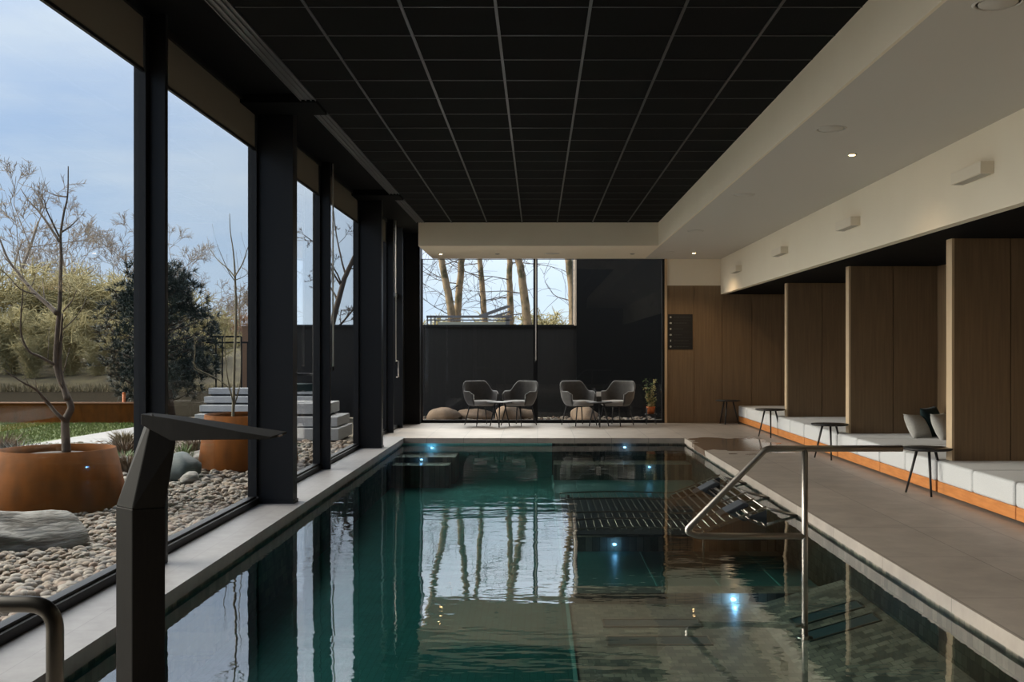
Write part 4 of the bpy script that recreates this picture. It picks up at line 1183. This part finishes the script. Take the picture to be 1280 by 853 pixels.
# reeds along the pond bank
def reeds():
    rg = random.Random(14); mb = MB()
    for k in range(9000):
        x = rg.uniform(-26, -8); y = rg.uniform(38.0, 40.0); h = rg.uniform(.12, .42)
        a = rg.uniform(0, PI); w_ = .02; dx, dy = math.cos(a)*w_, math.sin(a)*w_
        mb.add([(x-dx, y-dy, -0.12), (x+dx, y+dy, -0.12), (x + rg.gauss(0, .15), y + rg.gauss(0, .1), -0.12 + h)], [(0, 1, 2)])
    return tag(mb.build('reeds', M['dry_grass']), 'dry pale reeds along the far edge of the pond', 'reeds', kind='stuff')
reeds()

def bush_mesh(seed, stems, h, spread, twigs, m_twig, r_twig=0.022):
    rg = random.Random(seed); st_, tw = MB(), MB()
    for k in range(stems):
        a = rg.uniform(0, 2*PI); lean = rg.uniform(.15, 1.0) * spread; hh = h * rg.uniform(.55, 1.0)
        pts = []
        for q in range(6):
            f = q/5; r = lean * f ** 1.5
            pts.append(Vector((r*math.cos(a) + rg.gauss(0, .06), r*math.sin(a) + rg.gauss(0, .06), hh * (1 - (1-f)**1.6))))
        st_.tube(pts, [0.05, 0.045, 0.038, 0.03, 0.022, 0.012], 4, caps=False)
        for q in range(twigs):
            f = rg.uniform(.15, 1.0) * 4.999; i = int(f); p = pts[i].lerp(pts[i+1], f - i)
            d = Vector((rg.gauss(0, 1), rg.gauss(0, 1), rg.gauss(0.5, .8))).normalized(); L_ = rg.uniform(.4, 1.2) * h / 5.5
            tw.tube([p, p + d*L_*.5 + Vector((0, 0, .05)), p + d*L_ + Vector((rg.gauss(0, .1), rg.gauss(0, .1), -.05))], [r_twig, r_twig*.7, r_twig*.3], 3, caps=False)
    return st_, tw
def bush(label, locs, seed, stems, h, spread, twigs, stem_m, twig_m, group, name='bare_shrub', r_twig=0.022):
    st_, tw = bush_mesh(seed, stems, h, spread, twigs, twig_m, r_twig)
    t = thing(name, '', 'shrub'); st_.build('stems', stem_m, t); tw.build('twigs', twig_m, t)
    for i, (l, rz, sc, lb) in enumerate(locs):
        o = t if i == 0 else copy_tree(t)
        o.location = l; o.rotation_euler = (0, 0, rz); o.scale = (sc, sc, sc); o['label'] = lb; o['group'] = group
    return t
ol = []
names_o = ['at the left picture edge', 'behind the left branches of the near tree', 'just left of the near tree trunk', 'just behind the near tree trunk', 'right of the near tree trunk',
           'left of the pine', 'directly behind the pine', 'hidden behind the black mullion', 'low in front, left of the near tree', 'low in front, right of the near tree', 'low at the pond edge by the pine', 'low at the pond edge at the left picture edge', 'smallest, behind the near trunk', 'smallest, left of the pine', 'low and behind the pine trunk', 'low and just right of the pine trunk']
xs_o = [(-23.5, 44, 1.12), (-21.6, 45.5, 1.18), (-20.2, 44, 1.06), (-18.8, 45.5, 1.1), (-17.5, 44.5, .98), (-16.0, 45.5, .92), (-14.3, 45, .72), (-12.8, 44, .5), (-20.8, 41.2, .74), (-18.3, 41.0, .72), (-15.9, 40.9, .62), (-22.6, 40.9, .60), (-19.6, 40.4, .46), (-17.0, 40.4, .46), (-14.4, 41.0, .55), (-12.9, 41.2, .5)]
for k, ((x, y, s_), nm) in enumerate(zip(xs_o, names_o)): ol.append(((x, y, 0.0), k*1.3, s_, 'olive-tan leafless willow across the pond, ' + nm))
bush('', ol, 5, 46, 4.4, 2.1, 52, M['twig_olive'], M['twig_olive'], 'olive willow shrubs across the pond')
rl = []
names_r = ['right of the pine, nearest to it', 'above the railing, left half', 'above the railing, right half', 'behind the slender sapling', 'far right by the wooden post', 'behind the pine crown']
for k, ((x, y, s_), nm) in enumerate(zip([(-24.5, 70, 1.05), (-22.4, 71, 1.0), (-20.6, 70, .95), (-19.0, 72, 1.05), (-17.8, 70, .9), (-26.5, 72, 1.1)], names_r)):
    rl.append(((x, y, 0), k*1.1, s_, 'reddish brown leafless shrub in the distance, ' + nm))
bush('', rl, 12, 26, 3.9, 2.0, 40, M['twig_red'], M['twig_red'], 'reddish brown shrubs in the distance', r_twig=0.03)

def bare_tree_mesh(seed, h, trunk_r, levels=4, spread=0.55, first=0.3, droop=0.0, kids_n=(3, 5), tw_min=0.008, lr=(.38, .62)):
    rg = random.Random(seed); tr, br = MB(), MB()
    def grow(p, d, L_, r, lev):
        n = 5; pts = [p]; dd = d.copy()
        for k in range(n):
            dd = (dd + Vector((rg.gauss(0, .10), rg.gauss(0, .10), rg.gauss(0, .06) - droop*(lev > 1)))).normalized()
            pts.append(pts[-1] + dd * L_ / n)
        r1 = max(tw_min*0.5, r * (0.45 if lev else 0.35))
        rr = [r + (r1 - r)*k/n for k in range(n+1)]
        (tr if lev == 0 else br).tube(pts, rr, 8 if lev == 0 else (5 if lev == 1 else 3), caps=False)
        if lev >= levels: return
        nk = rg.randint(*kids_n) + (5 if lev == 0 else 0)
        for k in range(nk):
            f = rg.uniform(first if lev == 0 else 0.25, 1.0) * (n - 0.001); i = int(f); q = pts[i].lerp(pts[i+1], f - i)
            a = rg.uniform(0, 2*PI); o_ = dd.orthogonal().normalized(); o_ = Matrix.Rotation(a, 3, dd) @ o_
            nd = (dd * rg.uniform(.5, 1.0) + o_ * spread * rg.uniform(.8, 1.7) + Vector((0, 0, .12))).normalized()
            grow(q, nd, L_ * rg.uniform(*lr), max(tw_min, rr[min(i+1, n)] * rg.uniform(.35, .6)), lev + 1)
    grow(Vector((0, 0, -0.1)), Vector((0, 0, 1)), h, trunk_r, 0)
    return tr, br
def bare_tree(locs, seed, h, tr_r, m, mt, group, **kw):
    tr, br = bare_tree_mesh(seed, h, tr_r, **kw)
    t = thing('bare_tree', '', 'tree'); tr.build('trunk', m, t); br.build('branches', mt, t)
    for i, (l, rz, sc, lb) in enumerate(locs):
        o = t if i == 0 else copy_tree(t)
        o.location = l; o.rotation_euler = (0, 0, rz); o.scale = (sc, sc, sc); o['label'] = lb
        if group: o['group'] = group
bare_tree([((-27.0, 53, 1.0), 0, 1.0, 'wide leafless tree over the willows at the left edge'),
           ((-25.2, 57, 1.0), 2.1, .86, 'leafless tree directly behind the near tree'),
           ((-22.3, 58, 1.0), 4.0, .80, 'leafless tree over the willows, right of the near tree'),
           ((-20.0, 57, 1.0), 1.0, .72, 'leafless tree over the willows, just left of the pine')],
          31, 7.4, 0.15, M['twig_grey'], M['twig_grey'], 'leafless trees across the pond', levels=4, spread=.6, tw_min=.015, kids_n=(4, 7), lr=(.34, .55))
bare_tree([((-32.5, 92, 1), 0.6, 1.0, 'small bare tree on the skyline right of the pine'), ((-27.5, 95, 1), 2.6, .9, 'bare skyline tree behind the slender sapling'),
           ((-30, 96, 1), 4.2, .8, 'bare skyline tree between the pine and the sapling'), ((-25.0, 96, 1), 3.1, .8, 'bare skyline tree near the wooden post')],
          44, 5.6, 0.14, M['twig_grey'], M['twig_grey'], 'bare trees on the skyline', levels=4, spread=.7, tw_min=.03)

# tall birches beyond the far window, traced at their own depth
def birch(label, pts, r0, Y, seed, group='tall birches beyond the far window'):
    base = P(pts[0][0], pts[0][1], Y); base.z = G
    t = thing('birch_tree', label, 'tree', base, 0, group)
    rg = random.Random(seed)
    w0 = [P(x, y, Y) for x, y in pts]
    d = (w0[-1] - w0[-2]).normalized()
    w = [Vector((w0[0].x, Y, G))] + w0 + [w0[-1] + d*1.6, w0[-1] + d*3.6 + Vector((rg.uniform(-.3, .3), rg.uniform(-.4, .4), 0))]
    w = [p - base for p in w]
    rr = [r0*1.15] + [r0*(1 - .35*k/(len(w)-2)) for k in range(len(w) - 1)]
    sm = []; sr = []
    for k in range(len(w)-1):
        for q in range(4):
            u = q/4; sm.append(w[k].lerp(w[k+1], u) + Vector((rg.gauss(0, .008), rg.gauss(0, .008), 0))); sr.append(rr[k] + (rr[k+1]-rr[k])*u)
    tr = MB(); tr.tube(sm, sr, 10); tr.build('trunk', M['birch_bark'], t)
    br = MB()
    for k in range(len(sm)):
        if sm[k].z < 2.0: continue
        if k % 3: continue
        for c in range(1):
            a = rg.uniform(0, 2*PI); dd = Vector((math.cos(a), math.sin(a)*.6, rg.uniform(-.1, .5))).normalized()
            L_ = rg.uniform(.8, 2.4); p = sm[k]; pts_ = [p]
            for q in range(6):
                dd = (dd + Vector((rg.gauss(0, .16), rg.gauss(0, .16), rg.gauss(-.03, .12)))).normalized(); pts_.append(pts_[-1] + dd*L_/6)
            br.tube(pts_, [.018, .015, .012, .010, .008, .006, .003], 4, caps=False)
            for q in range(1, 7):
                for c2 in range(2):
                    d3 = (dd*0.5 + Vector((rg.gauss(0, .7), rg.gauss(0, .5), rg.gauss(-.15, .6)))).normalized(); l3 = rg.uniform(.3, .9)
                    br.tube([pts_[q], pts_[q] + d3*l3*.5, pts_[q] + d3*l3 + Vector((0, 0, -.10*l3))], [.008, .006, .003], 3, caps=False)
    br.build('branches', M['bark'], t)
    return t
birch('tall birch trunk leaning left, first from the left', [(566, 410), (564, 392), (560, 365), (555, 342), (551, 322)], .125, 31.0, 1)
birch('tall birch trunk leaning right, second from the left', [(570, 410), (572, 390), (575, 355), (578, 322)], .12, 31.3, 2)
birch('slender birch behind the pitched shelter roof, third from the left', [(606, 405), (605, 385), (602, 350), (600, 322)], .10, 33.0, 3)
birch('upright birch left of the thickest trunk', [(638, 408), (638, 380), (637, 350), (637, 322)], .105, 32.0, 4)
birch('thickest birch, just left of the far mullion', [(660, 408), (656, 375), (652, 345), (648, 322)], .135, 31.0, 5)
birch('birch at the right end of the far opening', [(717, 408), (716, 385), (714, 352), (710, 322)], .13, 30.0, 6)
# tree standing off to the left, its branches seen in the fourth pane
bare_tree([((-6.75, 33, 0), 4.2, 1.0, 'dark-branched bare tree seen through the narrow panes above the dark wall')],
          58, 6.6, 0.13, M['bark'], M['bark'], None, levels=4, spread=.8, first=.30, tw_min=.010, lr=(.24, .42), kids_n=(3, 6))

# dark annex: low dark fence wall and the tall dark wing framing the opening
struct(MB().box(-5.4, 0.86, 23.3, 23.45, G, 1.97).build('wall_annex', M['dark_board']))
struct(MB().box(-5.4, 0.86, 23.26, 23.49, 1.97, 2.02).build('trim_8', M['black_metal']))
struct(MB().box(0.865, 4.5, 23.2, 26.0, G, 5.0).build('wall_annex.001', M['dark_render']))
struct(MB().box(0.81, 0.865, 23.21, 23.45, 2.0, 5.0).build('trim_9', M['beige_trim']))
# shelter with rails and a pitched roof, behind the fence wall
t = thing('bike_shelter', 'grey metal shelter with flat rails and a raised pitched roof', 'shelter', (-2.0, 27.0, 0))
fr = MB(); K = 27/F
def sx(x): return (x - 672)*K + 2.0
def sz(y): return 1.45 - (y - 438)*K
for (ya, yb) in ((394.5, 397.5), (399.5, 401)): fr.box(sx(533), sx(640), 0, 0.06, sz(yb), sz(ya))
fr.build('top_rail', M['grey_plastic'], t)
for x in (533.5, 538, 543):
    MB().box(sx(x), sx(x + 1.4), 0, 0.05, G, sz(395)).build('post', M['grey_plastic'], t)
MB().box(sx(632), sx(637), 0, 0.09, G, sz(397)).build('post', M['grey_plastic'], t)
rf = MB(); rf.prism([(sx(598), sz(394)), (sx(632), sz(382)), (sx(637), sz(382)), (sx(637), sz(384)), (sx(604), sz(396))], 0.1, 0.22, 'y')
rf.prism([(sx(612), sz(394.5)), (sx(637), sz(387)), (sx(637), sz(389)), (sx(618), sz(396))], 0.7, 0.8, 'y')
rf.build('roof', M['grey_plastic'], t, recalc=True)
MB().box(sx(545), sx(633), 0.5, 0.56, sz(409), sz(402)).build('back_panel', mat('shelter_panel', (0.40, 0.42, 0.36), 0.8), t)
# far hedge beyond, seen at the foot of the opening
for k, (x, y, d_, lb) in enumerate([(0.4, 46, (2.2, 1.0, 3.1), 'hazy brown bush at the foot of the far opening, right'), (-2.2, 47, (2.6, 1, 2.95), 'hazy brown bush behind the birches, middle'), (-4.7, 48, (2.6, 1, 2.9), 'hazy brown bush behind the birches, left')]):
    st_, tw = bush_mesh(70 + k, 40, d_[2], 1.6, 60, None, 0.022)
    t = thing('bare_shrub', lb, 'shrub', (x, y, 0), 0, 'hazy bushes beyond the far opening')
    st_.build('stems', M['twig_olive'], t); tw.build('twigs', M['twig_olive'], t)

# concrete terrace steps running away from the glass, railing, post, lantern
t = thing('terrace_steps', 'broad pale concrete terrace steps beyond the railing, outside the second pane', 'steps', (-7.1, 21.6, G))
for k in range(4):
    z0, z1 = 0.17*k + 0.04, 0.17*k + 0.17
    MB().box(0.0, 2.55, 0.30*k, 0.30*k + 0.34, z0, z1).build('tread', M['concrete'], t, bevel=0.006, seg=1)
    MB().box(0.04, 2.51, 0.30*k + 0.05, 0.30*k + 0.33, z0 - 0.04, z0 + 0.001).build('shade_gap', M['table_black'], t)  # black strips paint the shade in the gaps under the treads
t = thing('concrete_seat', 'stepped pale concrete seat blocks outside the narrow panes', 'concrete seat', (-4.75, 17.3, G))
for k, (x0, x1, y0, y1, z0, z1) in enumerate([(0, 1.45, 0, 1.3, 0.0, 0.20), (0.0, 1.40, 0.16, 1.3, 0.22, 0.38), (0.0, 1.22, 0.34, 1.3, 0.42, 0.60)]):
    MB().box(x0, x1, y0, y1, z0, z1).build('slab', M['concrete'], t, bevel=0.008, seg=1)
MB().box(0.05, 1.15, 0.42, 1.25, 0.19, 0.43).build('core', M['table_black'], t)
# railing
rb = P(290, 478, 24.5)
t = thing('railing', 'black metal railing at the top of the terrace steps', 'railing', (rb.x, 24.6, G))
K2 = 24.6/F
def rx(x): return (x - 672)*K2 - rb.x
def rz_(y): return 1.45 - (y - 438)*K2 - G
MB().box(rx(262), rx(301), 0, 0.04, rz_(422), rz_(420)).build('top_rail', M['black_metal'], t)
MB().box(rx(262), rx(316), -0.3, -0.26, rz_(429.5), rz_(427.5)).build('top_rail', M['black_metal'], t)
for x in (269, 277, 301): MB().box(rx(x), rx(x + 1.6), 0, 0.03, 0, rz_(421)).build('baluster', M['black_metal'], t)
MB().box(rx(313), rx(315), -0.30, -0.26, 0, rz_(428)).build('baluster', M['black_metal'], t)
t = thing('timber_post', 'reddish brown timber post right of the railing', 'post', (P(309, 440, 26).x, 26, G))
MB().box(-0.11, 0.11, -0.06, 0.06, 0, P(0, 409, 26).z - G).build('shaft', M['twig_red'], t); MB().box(-0.12, 0.12, -0.07, 0.07, P(0, 409, 26).z - G, P(0, 408, 26).z - G).build('cap', M['twig_red'], t)
t = thing('glass_screen', 'narrow teal glass screen standing above the timber post', 'glass screen', (P(314, 440, 25.4).x, 25.4, G))
MB().box(-0.03, 0.20, 0, 0.012, P(0, 408, 25.4).z - G, P(0, 333, 25.4).z - G).build('pane', M['lantern_glass'], t)
MB().box(-0.055, -0.03, -0.02, 0.03, 0, P(0, 332, 25.4).z - G).build('post', M['black_metal'], t)
# outdoor easy chair on the terrace
t = thing('garden_chair', 'dark outdoor lounge chair on top of the concrete seat blocks', 'garden chair', (-4.35, 18.2, 0.55), 0.9)
MB().box(-0.32, 0.32, -0.32, 0.32, 0.18, 0.32).build('seat', M['teal_fabric'], t, bevel=0.03)
MB().prism([(0.22, 0.30), (0.36, 0.30), (0.46, 0.78), (0.36, 0.78)], -0.32, 0.32, 'x').build('backrest', M['teal_fabric'], t, recalc=True)
for s_ in (-1, 1): MB().box(s_*0.34 - 0.03, s_*0.34 + 0.03, -0.3, 0.34, 0.45, 0.49).build('arm', M['black_metal'], t)
for sx_ in (-1, 1):
    for sy_ in (-.28, .3): MB().box(sx_*0.34 - 0.02, sx_*0.34 + 0.02, sy_ - 0.02, sy_ + 0.02, 0, 0.46).build('leg', M['black_metal'], t)

# low plants round the planters
def tuft(label, loc, h, n, m, seed, name='grass_tuft', cat='plant', spread=.12, w_=.008):
    rg = random.Random(seed); mb = MB()
    for k in range(n):
        a = rg.uniform(0, 2*PI); r = rg.uniform(0, spread*.5); x, y = r*math.cos(a), r*math.sin(a); b = rg.uniform(0, PI)
        dx, dy = math.cos(b)*w_, math.sin(b)*w_; hh = h*rg.uniform(.5, 1); o_ = spread*rg.uniform(.3, 1.4)
        m1 = Vector((x + o_*.4*math.cos(a), y + o_*.4*math.sin(a), hh*.65)); tip = Vector((x + o_*math.cos(a), y + o_*math.sin(a), hh))
        mb.add([(x-dx, y-dy, 0), (x+dx, y+dy, 0), m1 + Vector((dx*.7, dy*.7, 0)), m1 - Vector((dx*.7, dy*.7, 0)), tip], [(0, 1, 2, 3), (3, 2, 4)])
    o = mb.build(name, m); o.location = loc
    return tag(o, label, cat)
tuft('yellow-green grass tuft left of the second planter', (-4.45, 13.1, G), .38, 120, M['leaf'], 1)
for k, (x, y, h, nb, m, sp, lb) in enumerate([
    (-5.62, 14.2, .34, 260, 'heather', .24, 'brown heather clump just right of the near planter, farther back'),
    (-5.02, 12.8, .26, 220, 'heather', .20, 'low brown heather clump at the right side of the near planter'),
    (-6.35, 16.0, .30, 240, 'dry_grass', .22, 'tan grass clump at the edge of the pale path'),
    (-4.78, 14.6, .34, 240, 'heather', .22, 'brown heather clump behind the dark teal rock'),
    (-5.60, 15.6, .30, 240, 'dry_grass', .22, 'tan grass clump behind the black mullion'),
    (-7.30, 14.2, .42, 260, 'heather', .25, 'reddish heather clump at the left picture edge beside the planter'),
    (-6.75, 13.6, .34, 240, 'needles', .22, 'dark low shrub behind the near planter rim, left of the trunk'),
    (-5.30, 13.4, .22, 200, 'leaf', .16, 'small green plant between the near planter and the path')]):
    tuft(lb, (x, y, G), h, nb, M[m], 40 + k, 'grass_tuft' if m == 'dry_grass' else 'heather_clump', spread=sp, w_=.010)
